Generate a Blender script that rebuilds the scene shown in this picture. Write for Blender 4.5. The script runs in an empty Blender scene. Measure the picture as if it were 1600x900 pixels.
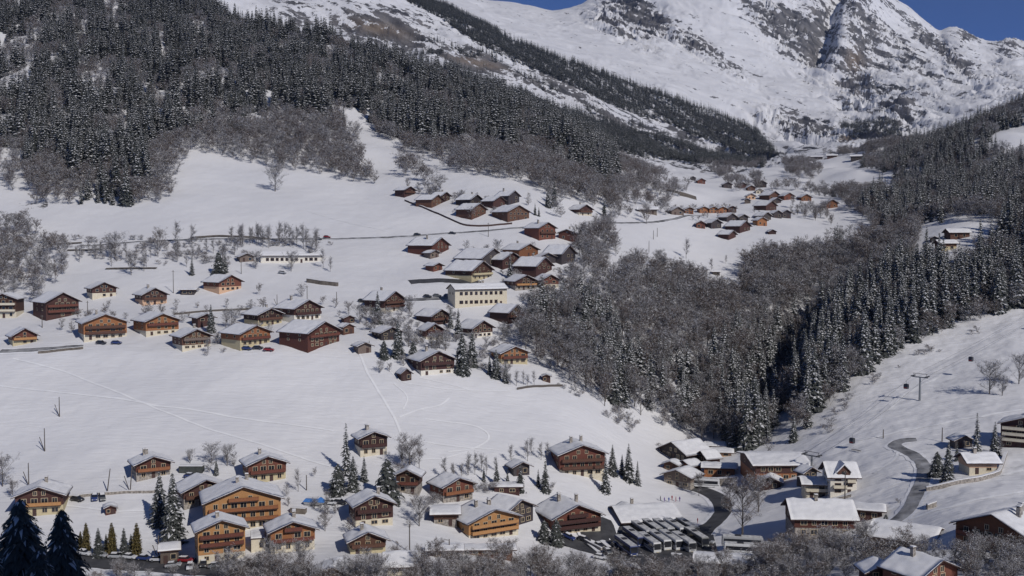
import bpy, math, random
import numpy as np
random.seed(7); rng = np.random.default_rng(7)
SC = bpy.context.scene; COL = SC.collection
R = math.radians
# ------------------------------------------------------------------ camera
PITCH = R(3.0); FP = 1700.0
CP, SP = math.cos(PITCH), math.sin(PITCH)
cd = bpy.data.cameras.new('camera'); cam = bpy.data.objects.new('camera', cd); COL.objects.link(cam)
cam.location = (0, 0, 0); cam.rotation_euler = (R(90) - PITCH, 0, 0)
cd.sensor_width = 36; cd.lens = 36 * FP / 1600; cd.clip_start = 0.5; cd.clip_end = 40000
SC.camera = cam
# ------------------------------------------------------------------ light
SUN_EL, SUN_AZ = 35.0, 144.0          # azimuth clockwise from +Y (the view direction): right of and behind the camera
w = bpy.data.worlds.new('World'); SC.world = w; w.use_nodes = True
nt = w.node_tree; nt.nodes.clear()
sky = nt.nodes.new('ShaderNodeTexSky'); sky.sky_type = 'NISHITA'; sky.sun_disc = False
sky.sun_elevation = R(SUN_EL); sky.sun_rotation = R(SUN_AZ); sky.altitude = 8000; sky.air_density = 0.6
sky.dust_density = 0.0; sky.ozone_density = 10.0
bg = nt.nodes.new('ShaderNodeBackground'); bg.inputs[1].default_value = 0.12
wo = nt.nodes.new('ShaderNodeOutputWorld'); nt.links.new(sky.outputs[0], bg.inputs[0]); nt.links.new(bg.outputs[0], wo.inputs[0])
sd = bpy.data.lights.new('sun', 'SUN'); sd.energy = 2.9; sd.angle = R(0.5); sd.color = (1.0, 0.955, 0.9)
so = bpy.data.objects.new('sun', sd); COL.objects.link(so)
from mathutils import Vector, Matrix
sv = Vector((math.sin(R(SUN_AZ)) * math.cos(R(SUN_EL)), math.cos(R(SUN_AZ)) * math.cos(R(SUN_EL)), math.sin(R(SUN_EL))))
so.rotation_euler = sv.to_track_quat('Z', 'Y').to_euler(); so.location = (300, -300, 400)
SC.view_settings.view_transform = 'Standard'; SC.view_settings.look = 'None'
SC.view_settings.exposure = 0.0; SC.view_settings.gamma = 1.0; SC.view_settings.use_curve_mapping = False
SC.cycles.use_denoising = True; SC.cycles.max_bounces = 5; SC.cycles.diffuse_bounces = 2; SC.cycles.glossy_bounces = 2
SC.cycles.volume_bounces = 0; SC.cycles.transparent_max_bounces = 4; SC.cycles.use_adaptive_sampling = True
# ------------------------------------------------------------------ helpers
def tag(o, label=None, cat=None, group=None, kind=None):
    if label: o['label'] = label
    if cat: o['category'] = cat
    if group: o['group'] = group
    if kind: o['kind'] = kind
    return o
def empty(name, loc, rz=0.0, label=None, cat=None, group=None):
    o = bpy.data.objects.new(name, None); COL.objects.link(o); o.location = loc; o.rotation_euler = (0, 0, rz)
    o.empty_display_size = 0.5
    return tag(o, label, cat, group)
class MB:
    def __init__(s): s.v = []; s.f = []; s.m = []
    def add(s, vs, fs, m=0):
        b = len(s.v); s.v.extend(vs)
        for f in fs: s.f.append(tuple(b + i for i in f)); s.m.append(m)
    def box(s, x0, x1, y0, y1, z0, z1, m=0):
        s.add([(x0,y0,z0),(x1,y0,z0),(x1,y1,z0),(x0,y1,z0),(x0,y0,z1),(x1,y0,z1),(x1,y1,z1),(x0,y1,z1)],
              [(0,3,2,1),(4,5,6,7),(0,1,5,4),(1,2,6,5),(2,3,7,6),(3,0,4,7)], m)
    def tube(s, p, q, r0, r1, n=5, m=0, cap=True):
        p = Vector(p); q = Vector(q); d = (q - p).normalized()
        a = d.orthogonal().normalized(); b = d.cross(a); vs = []
        for c, r in ((p, r0), (q, r1)):
            for i in range(n):
                t = 2 * math.pi * i / n; vs.append(tuple(c + a * (r * math.cos(t)) + b * (r * math.sin(t))))
        fs = [(i, (i + 1) % n, n + (i + 1) % n, n + i) for i in range(n)]
        if cap: fs += [tuple(range(n))[::-1], tuple(range(n, 2 * n))]
        s.add(vs, fs, m)
    def prism_y(s, prof, y0, y1, m=0):        # profile in xz, counter-clockwise seen from the front (-y)
        n = len(prof); vs = [(x, y0, z) for x, z in prof] + [(x, y1, z) for x, z in prof]
        s.add(vs, [tuple(range(n)), tuple(range(2 * n - 1, n - 1, -1))] + [((i + 1) % n, i, n + i, n + (i + 1) % n) for i in range(n)], m)
    def prism_x(s, prof, x0, x1, m=0):        # profile in yz
        n = len(prof); vs = [(x0, y, z) for y, z in prof] + [(x1, y, z) for y, z in prof]
        s.add(vs, [tuple(range(n))[::-1], tuple(range(n, 2 * n))] + [(i, (i + 1) % n, n + (i + 1) % n, n + i) for i in range(n)], m)
    def mesh(s, name, mats):
        me = bpy.data.meshes.new(name); me.from_pydata(s.v, [], s.f)
        for m_ in (mats if isinstance(mats, (list, tuple)) else [mats]): me.materials.append(m_)
        if any(s.m): me.polygons.foreach_set('material_index', s.m)
        me.update(); return me
    def build(s, name, mats, parent=None, smooth=False):
        me = s.mesh(name, mats)
        if smooth: me.polygons.foreach_set('use_smooth', [True] * len(me.polygons))
        o = bpy.data.objects.new(name, me); COL.objects.link(o)
        if parent: o.parent = parent
        return o
# ------------------------------------------------------------------ materials
def mat(name, col, rough=0.8, var=0.0, scale=4.0, stretch=(1, 1, 1), col2=None, bump=0.0, metal=0.0):
    m = bpy.data.materials.new(name); m.use_nodes = True; t = m.node_tree; b = t.nodes['Principled BSDF']
    b.inputs['Roughness'].default_value = rough; b.inputs['Metallic'].default_value = metal
    b.inputs['Base Color'].default_value = (*col, 1)
    if var or col2:
        tc = t.nodes.new('ShaderNodeTexCoord'); mp = t.nodes.new('ShaderNodeMapping'); mp.inputs['Scale'].default_value = stretch
        n = t.nodes.new('ShaderNodeTexNoise'); n.inputs['Scale'].default_value = scale; n.inputs['Detail'].default_value = 4
        r = t.nodes.new('ShaderNodeValToRGB'); r.color_ramp.elements[0].position = 0.35; r.color_ramp.elements[1].position = 0.68
        c2 = col2 or tuple(c * (1 - var) for c in col); c1 = col if col2 else tuple(min(1, c * (1 + var)) for c in col)
        r.color_ramp.elements[0].color = (*c2, 1); r.color_ramp.elements[1].color = (*c1, 1)
        t.links.new(tc.outputs['Object'], mp.inputs[0]); t.links.new(mp.outputs[0], n.inputs[0])
        t.links.new(n.outputs[0], r.inputs[0]); t.links.new(r.outputs[0], b.inputs['Base Color'])
        if bump:
            bp = t.nodes.new('ShaderNodeBump'); bp.inputs['Strength'].default_value = bump; bp.inputs['Distance'].default_value = 0.1
            t.links.new(n.outputs[0], bp.inputs['Height']); t.links.new(bp.outputs[0], b.inputs['Normal'])
    return m
M = {}
M['snow'] = mat('snow', (0.76, 0.755, 0.765), 0.65, 0.05, 0.6)
M['roofsnow'] = mat('roof_snow', (0.77, 0.77, 0.785), 0.65, 0.05, 0.7, bump=0.5)
M['darkwood'] = mat('dark_wood', (0.06, 0.023, 0.02), 0.8, 0.35, 2.0, (6, 6, 0.6))
M['brownwood'] = mat('brown_wood', (0.105, 0.047, 0.03), 0.8, 0.35, 2.0, (6, 6, 0.6))
M['redwood'] = mat('red_wood', (0.14, 0.045, 0.03), 0.8, 0.3, 2.0, (6, 6, 0.6))
M['orangewood'] = mat('orange_wood', (0.27, 0.105, 0.045), 0.75, 0.25, 2.0, (6, 6, 0.6))
M['honeywood'] = mat('honey_wood', (0.42, 0.215, 0.085), 0.75, 0.22, 2.0, (6, 6, 0.6))
M['greywood'] = mat('grey_wood', (0.17, 0.13, 0.11), 0.85, 0.3, 2.0, (6, 6, 0.6))
M['navywood'] = mat('slate_dark_wood', (0.05, 0.04, 0.045), 0.8, 0.3, 2.0, (6, 6, 0.6))
M['cream'] = mat('cream_plaster', (0.62, 0.56, 0.44), 0.85, 0.08, 1.5)
M['white'] = mat('white_plaster', (0.72, 0.68, 0.6), 0.85, 0.07, 1.5)
M['yellow'] = mat('yellow_plaster', (0.5, 0.43, 0.27), 0.85, 0.08, 1.5)
M['peach'] = mat('peach_plaster', (0.62, 0.4, 0.26), 0.85, 0.08, 1.5)
for k_, c_ in (('darkwood', (.06,.023,.02)), ('brownwood', (.105,.047,.03)), ('redwood', (.14,.045,.03)), ('orangewood', (.27,.105,.045)), ('honeywood', (.42,.215,.085)), ('greywood', (.17,.13,.11)), ('navywood', (.05,.04,.045))):
    for n_, f_ in enumerate((.65, 1.15)): M[k_ + str(n_)] = mat(k_ + '_' + ('older', 'newer')[n_], (c_[0] * f_, c_[1] * f_ * (1.06 if n_ else 1), c_[2] * f_), .8, .35, 2.0, (6, 6, .6))
M['stone'] = mat('rough_stone', (0.3, 0.27, 0.24), 0.9, 0.45, 1.6, bump=0.6)
M['glass'] = mat('window_glass', (0.02, 0.022, 0.028), 0.12)
M['palewood'] = mat('pale_window_wood', (0.5, 0.4, 0.27), 0.7)
M['fascia'] = mat('roof_boards', (0.06, 0.032, 0.028), 0.8)
M['asphalt'] = mat('asphalt', (0.075, 0.075, 0.08), 0.75, 0, 0.35, (1, 1, 1), (0.04, 0.04, 0.044))
M['slushroad'] = mat('slushy_road', (0.4, 0.4, 0.41), 0.8, 0, 0.2, (1, 1, 1), (0.1, 0.1, 0.105))
M['slush'] = mat('gritty_snow_edge', (0.5, 0.5, 0.5), 0.8, 0.25, 1.2)
M['steel'] = mat('grey_steel', (0.22, 0.23, 0.24), 0.5, metal=0.3)
M['darksteel'] = mat('dark_steel', (0.05, 0.05, 0.055), 0.5, metal=0.3)
M['pole'] = mat('weathered_pole_wood', (0.1, 0.085, 0.075), 0.85)
M['bark'] = mat('dark_bark', (0.055, 0.045, 0.04), 0.9)
M['greybark'] = mat('grey_bark', (0.1, 0.088, 0.082), 0.9)
M['needle'] = mat('spruce_needles', (0.055, 0.06, 0.055), 0.8, 0.3, 1.0)
M['brownneedle'] = mat('thuja_needles', (0.11, 0.085, 0.025), 0.8, 0.35, 1.5)
M['twig'] = mat('grey_twigs', (0.115, 0.1, 0.094), 0.9, 0.15, 0.5)
M['browntwig'] = mat('brown_twigs', (0.125, 0.096, 0.082), 0.9, 0.15, 0.5)
M['frost'] = mat('frost', (0.6, 0.6, 0.62), 0.8)
M['twigfrost'] = mat('hoar_frost', (0.62, 0.62, 0.65), 0.8)
M['tyre'] = mat('tyre', (0.02, 0.02, 0.02), 0.9)
# ------------------------------------------------------------------ terrain shape
PXC = np.array([-700, 0, 200, 400, 600, 800, 900, 1000, 1100, 1200, 1300, 1400, 1500, 1600, 2300], float)
def L(py, d):
    f = lambda a: np.array([a] * 15, float) if np.isscalar(a) else np.array([a[0]] + list(a) + [a[-1]], float)
    return f(py), f(d)
LEV = [
 L(1000, 5), L(1250, 60), L(1190, 150),
 L(910, [268,278,270,262,285,290,292,290,270,250,232,228,228]),
 L(850, [300,306,302,300,318,328,335,333,312,300,288,262,258]),
 L([775,760,735,735,730,740,770,760,760,760,740,720,700], [335,335,345,350,365,365,375,390,375,350,342,348,354]),
 L([548,545,548,552,598,640,700,692,690,640,600,556,500], [437,437,435,433,426,412,425,450,430,430,446,478,508]),
 L([392,387,390,395,400,440,470,540,560,540,480,430,380], [610,612,612,612,608,565,560,540,520,525,550,585,620]),
 L([270,255,262,285,290,310,330,345,360,390,380,350,330], [770,790,800,780,740,760,780,790,770,720,700,680,700]),
 L([120,108,118,150,205,243,288,300,290,280,290,268,240], [1050,1060,1080,1080,1000,980,980,1010,1060,1100,1000,950,950]),
 L([-150,-60,45,92,162,210,276,285,262,246,238,200,158], [1700,1600,1400,1300,1200,1150,1100,1150,1250,1350,1250,1150,1150]),
 L([-110,-20,85,125,185,232,286,287,266,250,250,235,200], [2000,1900,1650,1550,1450,1400,1350,1450,1600,1650,1550,1450,1450]),
 L([-160,-60,32,62,130,180,228,252,240,228,225,205,180], [2300,2250,2150,2050,2000,2000,2050,2100,2150,2150,2100,2050,2050]),
 L([-220,-140,-40,-12,62,97,133,168,212,208,200,185,160], [2800,2800,2750,2700,2700,2700,2700,2700,2700,2750,2750,2750,2750]),
 L([-280,-200,-90,-50,30,52,62,90,118,125,115,120,125], [3600]*13),
]
SKYX = np.array([-700,0,200,400,600,700,760,800,830,862,885,905,960,1040,1120,1200,1290,1350,1390,1412,1440,1462,1474,1488,1500,1530,1548,1562,1580,1600,1700,2300], float)
SKYY = np.array([-330,-300,-250,-150,-80,-30,-2,0,6,15,10,2,-30,-70,-90,-105,-85,-45,-8,5,30,46,38,37,42,60,62,56,58,68,80,60], float)
GX = np.arange(-800, 2401, 4.0); LG0, LG1, NLG = math.log(4.5), math.log(9000), 1500
GL = np.linspace(LG0, LG1, NLG)
pyk, dk = [], []
def ksm(a, s):
    n = int(3 * s) + 1; k = np.exp(-0.5 * (np.arange(-n, n + 1) / s) ** 2); k /= k.sum()
    return np.convolve(np.pad(a, n, mode='edge'), k, 'valid')
for py_, d_ in LEV:
    pyk.append(ksm(np.interp(GX, PXC, py_), 9)); dk.append(ksm(np.interp(GX, PXC, d_), 9))
sk = ksm(np.interp(GX, SKYX, SKYY), 1.0)
pyk.append(sk); dk.append(np.full_like(GX, 4600)); pyk.append(sk + 45); dk.append(np.full_like(GX, 5100)); pyk.append(sk + 160); dk.append(np.full_like(GX, 8900))
pyk, dk = np.array(pyk), np.array(dk)
GRID = np.empty((len(GX), NLG))
for i in range(len(GX)):
    GRID[i] = ksm(np.interp(GL, np.log(dk[:, i]), pyk[:, i]), 2.2)
def s_of_py(py):
    t = (450 - py) / FP; return (t * CP - SP) / (CP + t * SP)
def py_of_s(s):
    return 450 - FP * (s * CP + SP) / (CP - s * SP)
def h2(ix, iy, seed):
    with np.errstate(over='ignore'):
        n = (ix.astype(np.int64) * 374761393 + iy.astype(np.int64) * 668265263 + seed * 1442695041) & 0x7fffffff
        n = ((n ^ (n >> 13)) * 1274126177) & 0x7fffffff
        return ((n ^ (n >> 16)) & 0xffff) / 65535.0 * 2 * math.pi
def pn(x, y, seed=0):
    ix, iy = np.floor(x), np.floor(y); fx, fy = x - ix, y - iy
    u, v = fx * fx * fx * (fx * (fx * 6 - 15) + 10), fy * fy * fy * (fy * (fy * 6 - 15) + 10)
    def g(dx, dy):
        a = h2(ix + dx, iy + dy, seed); return np.cos(a) * (fx - dx) + np.sin(a) * (fy - dy)
    a = g(0, 0); b = g(1, 0); c = g(0, 1); e = g(1, 1)
    return ((a + u * (b - a)) + v * ((c + u * (e - c)) - (a + u * (b - a)))) * 1.5
def fbm(x, y, o=4, seed=0, rough=0.5):
    r = 0; a = 1.0
    for k in range(o): r = r + a * pn(x, y, seed + k); x = x * 2.03 + 7.1; y = y * 2.03 + 3.3; a *= rough
    return r
def ridged(x, y, o=4, seed=0, rough=0.55):
    r = 0; a = 1.0
    for k in range(o): r = r + a * (1 - np.abs(pn(x, y, seed + k)) * 2.2); x = x * 2.1 + 5.2; y = y * 2.1 + 1.7; a *= rough
    return r
def sst(a, b, x):
    t = np.clip((x - a) / (b - a), 0, 1); return t * t * (3 - 2 * t)
def H0(x, y):
    x = np.asarray(x, float); y = np.asarray(y, float)
    gx = np.clip((800 + FP * x / y + 800) / 4.0, 0, len(GX) - 1.001)
    gl = np.clip((np.log(np.maximum(y, 5)) - LG0) / (LG1 - LG0) * (NLG - 1), 0, NLG - 1.001)
    i = gx.astype(int); j = gl.astype(int); a = gx - i; b = gl - j
    py = (GRID[i, j] * (1 - a) + GRID[i + 1, j] * a) * (1 - b) + (GRID[i, j + 1] * (1 - a) + GRID[i + 1, j + 1] * a) * b
    return y * s_of_py(py)
ROCKS = [(590,42,62,20,8,1.1),(640,68,30,14,20,.6),(740,98,65,14,18,1.1),(840,130,60,26,27,.55),(700,48,80,20,15,.55),(480,22,60,22,10,.45),(900,150,50,22,28,.5),
 (1000,28,60,24,30,1.0),(985,18,40,22,10,.9),(1090,66,24,14,35,1.0),(960,45,60,9,28,.8),(1055,55,80,8,30,.6),(1130,100,80,9,30,.6),(1230,40,50,34,40,1.0),(1272,60,24,60,10,.9),
 (1200,20,50,16,20,.9),(1335,95,34,44,5,1.3),(1340,30,40,18,30,.7),(1390,60,60,18,32,.75),(1450,60,50,9,40,1.0),(1480,85,60,11,38,1.0),(1505,52,22,13,20,1.2),(1575,70,30,16,10,1.2),
 (1330,142,26,14,10,1.1),(1400,158,60,26,12,1.0),(1440,110,80,22,25,.6),(1290,205,110,22,10,.8),(1250,190,70,14,14,.7),(1020,220,120,22,14,.8),(1080,190,90,14,25,.5),(1140,215,80,16,20,.5),(960,185,60,15,25,.5),
 (1570,222,40,24,20,.45),(1560,125,60,22,25,.6),(1165,238,60,14,10,.7),(10,322,40,30,35,1.15),(110,372,60,6,4,.6),(1400,200,60,14,5,.8),(1090,262,50,10,5,.6),(975,255,50,16,10,.5),
 (930,660,30,7,45,.75),(985,700,26,7,45,.55),(900,452,24,6,30,.5)]
def crag(px, py):       # how craggy the mountain is at a place
    r = np.zeros(px.shape)
    for (cx, cy, rx, ry, t, wt) in ROCKS:
        if cy > 260: continue
        a = R(t); dx, dy = px - cx, py - cy; r = r + wt * np.exp(-(((dx * math.cos(a) + dy * math.sin(a)) / (rx * 1.1)) ** 2 + ((-dx * math.sin(a) + dy * math.cos(a)) / (ry * 1.15)) ** 2))
    return np.clip(r, 0, 1.3)
def rough_amp(x, y, z):     # where the ground is broken and stony rather than smooth pasture
    return sst(1250, 2000, y)
def H(x, y):
    x = np.asarray(x, float); y = np.asarray(y, float); z = H0(x, y)
    if np.max(y) > 1700: cg = crag(800 + FP * x / y, py_of_s(z / y))
    else: cg = 0.0
    far = sst(1900, 3000, y); mid = sst(1200, 1900, y)
    px = 800 + FP * x / y
    near = (1 - mid)
    z = z + near * 1.3 * fbm(x / 80, y / 80, 2, 11) * sst(240, 330, y) + near * (0.17 + 0.2 * sst(1230, 1330, px) * (1 - sst(520, 640, y))) * fbm(x / 9, y / 9, 3, 21)
    wood = sst(700, 1000, y) * near
    z = z + wood * 9 * fbm(x / 140, y / 140, 3, 31)
    # gorge in the middle right
    gt = (y - 440) / 120.0; gc_ = (1158 + 82 * gt - 800) / FP * y
    z = z - 25 * np.exp(-((x - gc_) / 15.0) ** 2) * sst(436, 505, y) * (1 - sst(570, 640, y))
    # broken limestone ground and the big mountain
    q = z + 0.62 * x; p = x - 0.62 * z
    wx = 60 * fbm(x / 500, y / 500, 3, 41)
    m1 = ridged((q + wx) / 210, (p + 0.6 * y) / 900, 5, 51) - 1.2
    m2 = ridged(x / 420 + 0.3 * fbm(x/300, y/300, 2, 61), y / 700, 5, 71) - 1.2
    edge = 1 - 0.75 * sst(4100, 4550, y)
    z = z + mid * (1 - far) * (11 * m1 + 7 * m2)
    z = z + far * edge * (0.35 + 0.65 * np.clip(cg, 0, 1)) * (17 * m1 + 22 * m2)
    z = z + far * (0.5 + 2.5 * np.clip(cg, 0, 1)) * (ridged((q + wx) / 45, (p + y) / 160, 4, 81) - 1.2)
    z = z + far * edge * (0.12 + cg) * 24 * (ridged((q + wx) / 75 + 0.4 * pn(x / 90, y / 90, 91), (p + y) / 260, 5, 85, 0.6) - 1.3)
    z = z + mid * cg * 12 * (ridged((q + wx) / 40, (p + y) / 150, 4, 88, 0.6) - 1.3)
    # shaded gully and the buttress beside it, right of centre
    pw = px + 7 * fbm(x / 90, y / 160, 3, 101); gcx = 1272 + (y - 3850) * 0.07
    z = z - far * 75 * np.exp(-((pw - gcx) / 15) ** 2) * sst(3650, 3900, y) * (1 - sst(4450, 4600, y))
    z = z + far * 60 * np.exp(-((pw - gcx - 42) / 24) ** 2) * sst(3500, 3800, y) * (1 - sst(4350, 4600, y))
    return z
def project(x, y, z):
    f = y * CP - z * SP; return 800 + FP * x / f, 450 - FP * (z * CP + y * SP) / f
DS = np.concatenate([np.arange(180, 800, 1.0), np.arange(800, 1700, 3.0), np.arange(1700, 5200, 10.0)])
def cast(px, py, dmin=225, dmax=5200):
    """where the view ray through a photo pixel meets the ground"""
    s = s_of_py(py); f = CP - s * SP; u = (px - 800) / FP * f
    d = DS[(DS >= dmin) & (DS <= dmax)]
    e = d * s - H(u * d, d); k = np.nonzero(e <= 0)[0]
    if len(k) == 0: dd = d[-1]
    elif k[0] == 0: dd = d[0]
    else:
        i = k[0]; dd = d[i - 1] + (d[i] - d[i - 1]) * e[i - 1] / (e[i - 1] - e[i])
    return (u * dd, dd, float(H(u * dd, dd)))
# ------------------------------------------------------------------ terrain meshes
cols = np.concatenate([np.linspace(-700, -60, 50), np.linspace(-55, 1655, 860), np.linspace(1665, 2300, 50)])
def pip(px, py, poly):
    r = np.zeros(px.shape, bool); n = len(poly)
    for i in range(n):
        x0, y0 = poly[i]; x1, y1 = poly[(i + 1) % n]
        if y0 == y1: continue
        c = ((y0 > py) != (y1 > py)) & (px < (x1 - x0) * (py - y0) / (y1 - y0) + x0); r ^= c
    return r
# stony / cliff ground, given where it lies in view: (px, py, rx, ry, tilt, weight)
def terrain(name, rows, label_kind):
    C_, D_ = np.meshgrid(cols, rows); u = (C_ - 800) / FP; X = u * D_; Y = D_; Z = H(X, Y)
    n, m = D_.shape
    co = np.stack([X, Y, Z], -1).reshape(-1, 3).astype(np.float32)
    idx = np.arange(n * m).reshape(n, m)
    q = np.stack([idx[:-1, :-1], idx[:-1, 1:], idx[1:, 1:], idx[1:, :-1]], -1).reshape(-1, 4)
    me = bpy.data.meshes.new(name); me.vertices.add(n * m); me.vertices.foreach_set('co', co.ravel())
    me.loops.add(q.size); me.polygons.add(len(q)); me.loops.foreach_set('vertex_index', q.ravel().astype(np.int32))
    me.polygons.foreach_set('loop_start', np.arange(0, q.size, 4, dtype=np.int32))
    me.polygons.foreach_set('use_smooth', np.ones(len(q), bool)); me.update(); me.validate()
    px, py = project(X, Y, Z); rk = np.full(px.shape, -1.2)
    rk = np.where((px < 75) & (py > 285) & (py < 372), -0.22, rk); rk = np.where(Y > 1500, -0.36, rk); rk = np.where((Y > 1700) & (Y < 2650) & (px > 420), -0.13, rk)
    for (cx, cy, rx, ry, t, wt) in ROCKS:
        a = R(t); dx, dy = px - cx, py - cy; uu = (dx * math.cos(a) + dy * math.sin(a)) / rx; vv = (-dx * math.sin(a) + dy * math.cos(a)) / ry
        rk += wt * 0.35 * np.exp(-(uu ** 2 + vv ** 2) ** 1.3)
    at = me.attributes.new('rock', 'FLOAT', 'POINT'); at.data.foreach_set('value', rk.ravel().astype(np.float32))
    och = np.zeros(px.shape)
    for (cx, cy, rx, ry) in ((590, 44, 46, 9), (745, 98, 42, 6), (1335, 95, 12, 16), (1325, 218, 22, 6)):
        och = np.maximum(och, np.exp(-(((px - cx) / rx) ** 2 + ((py - cy - (px - cx) * 0.2) / ry) ** 2)))
    at = me.attributes.new('ochre', 'FLOAT', 'POINT'); at.data.foreach_set('value', och.ravel().astype(np.float32))
    o = bpy.data.objects.new(name, me); COL.objects.link(o); tag(o, kind='structure'); return o
def node(t, ty, **k):
    n = t.nodes.new('ShaderNode' + ty)
    for a, b in k.items(): setattr(n, a, b)
    return n
def terrain_mat():
    m = bpy.data.materials.new('snow_and_rock'); m.use_nodes = True; t = m.node_tree; b = t.nodes['Principled BSDF']; lk = t.links.new
    b.inputs['Roughness'].default_value = 0.7
    tc = node(t, 'TexCoord'); sep = node(t, 'SeparateXYZ'); lk(tc.outputs['Object'], sep.inputs[0])
    def mth(op, a, b_, c=None):
        n = node(t, 'Math', operation=op)
        for i, v in enumerate((a, b_, c)):
            if v is None: continue
            if hasattr(v, 'links'): lk(v, n.inputs[i])
            else: n.inputs[i].default_value = v
        return n.outputs[0]
    x, y, z = sep.outputs
    q = mth('ADD', z, mth('MULTIPLY', x, 0.62)); p = mth('SUBTRACT', x, mth('MULTIPLY', z, 0.62))
    cb = node(t, 'CombineXYZ'); lk(mth('MULTIPLY', q, 1 / 34.0), cb.inputs[0]); lk(mth('MULTIPLY', p, 1 / 170.0), cb.inputs[1]); lk(mth('MULTIPLY', y, 1 / 190.0), cb.inputs[2])
    n1 = node(t, 'TexNoise'); n1.inputs['Scale'].default_value = 1.0; n1.inputs['Detail'].default_value = 8; n1.inputs['Roughness'].default_value = 0.62; lk(cb.outputs[0], n1.inputs[0])
    n2 = node(t, 'TexNoise'); n2.inputs['Scale'].default_value = 0.045; n2.inputs['Detail'].default_value = 8; n2.inputs['Roughness'].default_value = 0.7; lk(tc.outputs['Object'], n2.inputs[0])
    at = node(t, 'Attribute', attribute_name='rock')
    geo = node(t, 'NewGeometry'); sn = node(t, 'SeparateXYZ'); lk(geo.outputs['Normal'], sn.inputs[0])
    steep = mth('SUBTRACT', 0.80, sn.outputs[2])
    v = mth('ADD', mth('MULTIPLY', mth('SUBTRACT', n1.outputs[0], 0.5), 2.4), mth('MULTIPLY', mth('SUBTRACT', n2.outputs[0], 0.5), 2.2))
    v = mth('ADD', v, at.outputs['Fac']); v = mth('ADD', v, mth('MULTIPLY', steep, 0.7))
    rm = node(t, 'MapRange'); rm.inputs['From Min'].default_value = -0.01; rm.inputs['From Max'].default_value = 0.05; lk(v, rm.inputs['Value'])
    n3 = node(t, 'TexNoise'); n3.inputs['Scale'].default_value = 2.2; n3.inputs['Detail'].default_value = 6; lk(cb.outputs[0], n3.inputs[0])
    rr = node(t, 'ValToRGB'); rr.color_ramp.elements[0].position = 0.3; rr.color_ramp.elements[1].position = 0.7
    rr.color_ramp.elements[0].color = (0.035, 0.037, 0.043, 1); rr.color_ramp.elements[1].color = (0.2, 0.19, 0.19, 1); lk(n3.outputs[0], rr.inputs[0])
    ao = node(t, 'Attribute', attribute_name='ochre'); mo = node(t, 'Mix', data_type='RGBA')
    lk(mth('MULTIPLY', ao.outputs['Fac'], 0.45), mo.inputs[0]); lk(rr.outputs[0], mo.inputs[6]); mo.inputs[7].default_value = (0.34, 0.24, 0.15, 1)
    n4 = node(t, 'TexNoise'); n4.inputs['Scale'].default_value = 0.02; n4.inputs['Detail'].default_value = 5; lk(tc.outputs['Object'], n4.inputs[0])
    rs = node(t, 'ValToRGB'); rs.color_ramp.elements[0].color = (0.70, 0.70, 0.72, 1); rs.color_ramp.elements[1].color = (0.77, 0.765, 0.775, 1)
    rs.color_ramp.elements[0].position = 0.35; rs.color_ramp.elements[1].position = 0.65; lk(n4.outputs[0], rs.inputs[0])
    mx = node(t, 'Mix', data_type='RGBA'); lk(rm.outputs[0], mx.inputs[0]); lk(rs.outputs[0], mx.inputs[6]); lk(mo.outputs[2], mx.inputs[7]); lk(mx.outputs[2], b.inputs['Base Color'])
    # wind ripples and tramped snow close by; ledges on the rock
    n5 = node(t, 'TexNoise'); n5.inputs['Scale'].default_value = 0.5; n5.inputs['Detail'].default_value = 6
    mp = node(t, 'Mapping'); mp.inputs['Scale'].default_value = (0.35, 1.4, 1.0); lk(tc.outputs['Object'], mp.inputs[0]); lk(mp.outputs[0], n5.inputs[0])
    bp = node(t, 'Bump'); bp.inputs['Strength'].default_value = 0.5; bp.inputs['Distance'].default_value = 0.5; lk(n5.outputs[0], bp.inputs['Height'])
    b2 = node(t, 'Bump'); b2.inputs['Distance'].default_value = 9.0; lk(mth('MULTIPLY', rm.outputs[0], 0.9), b2.inputs['Strength']); lk(n1.outputs[0], b2.inputs['Height']); lk(bp.outputs[0], b2.inputs['Normal'])
    lk(b2.outputs[0], b.inputs['Normal'])
    return m
M['terrain'] = terrain_mat()
r1 = np.concatenate([np.linspace(6, 200, 40), np.linspace(205, 290, 50), np.arange(291, 520, 1.0), np.arange(521, 800, 1.5), np.arange(802, 1560, 4.0)])
r2 = np.concatenate([np.arange(r1[-1], 2600, 8.0), np.arange(2608, 4750, 7.5), np.linspace(4770, 8800, 30)])
g1 = terrain('ground', r1, 0); g1.data.materials.append(M['terrain'])
gy, gx = np.meshgrid(np.concatenate([[5.9, 2, -2, -6], np.linspace(-9, -400, 60)]), np.linspace(-260, 560, 80), indexing='ij')  # unseen slope behind the camera, added and steepened to shade the near spruces
gz = -3.2 + np.clip(-gy - 6, 0, 244) * 1.25 * (0.85 + 0.15 * sst(-200, 0, gx)) + 3 * fbm(gx / 40, gy / 40, 3, 5) * sst(0, 40, -gy)
gz = np.where(gy > 0, H(gx, np.maximum(gy, 5.9)) * (gy > 5) + gz * (gy <= 5), gz)
gm = MB(); gn_, gk = gx.shape; gm.v = [tuple(v) for v in np.stack([gx, gy, gz], -1).reshape(-1, 3)]
gm.f = [(i * gk + j, (i + 1) * gk + j, (i + 1) * gk + j + 1, i * gk + j + 1) for i in range(gn_ - 1) for j in range(gk - 1)]; gm.m = [0] * len(gm.f)
tag(gm.build('shading_hillside', M['snow'], smooth=True), kind='structure')
g2 = terrain('mountains', r2, 0); g2.data.materials.append(M['terrain'])
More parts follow.
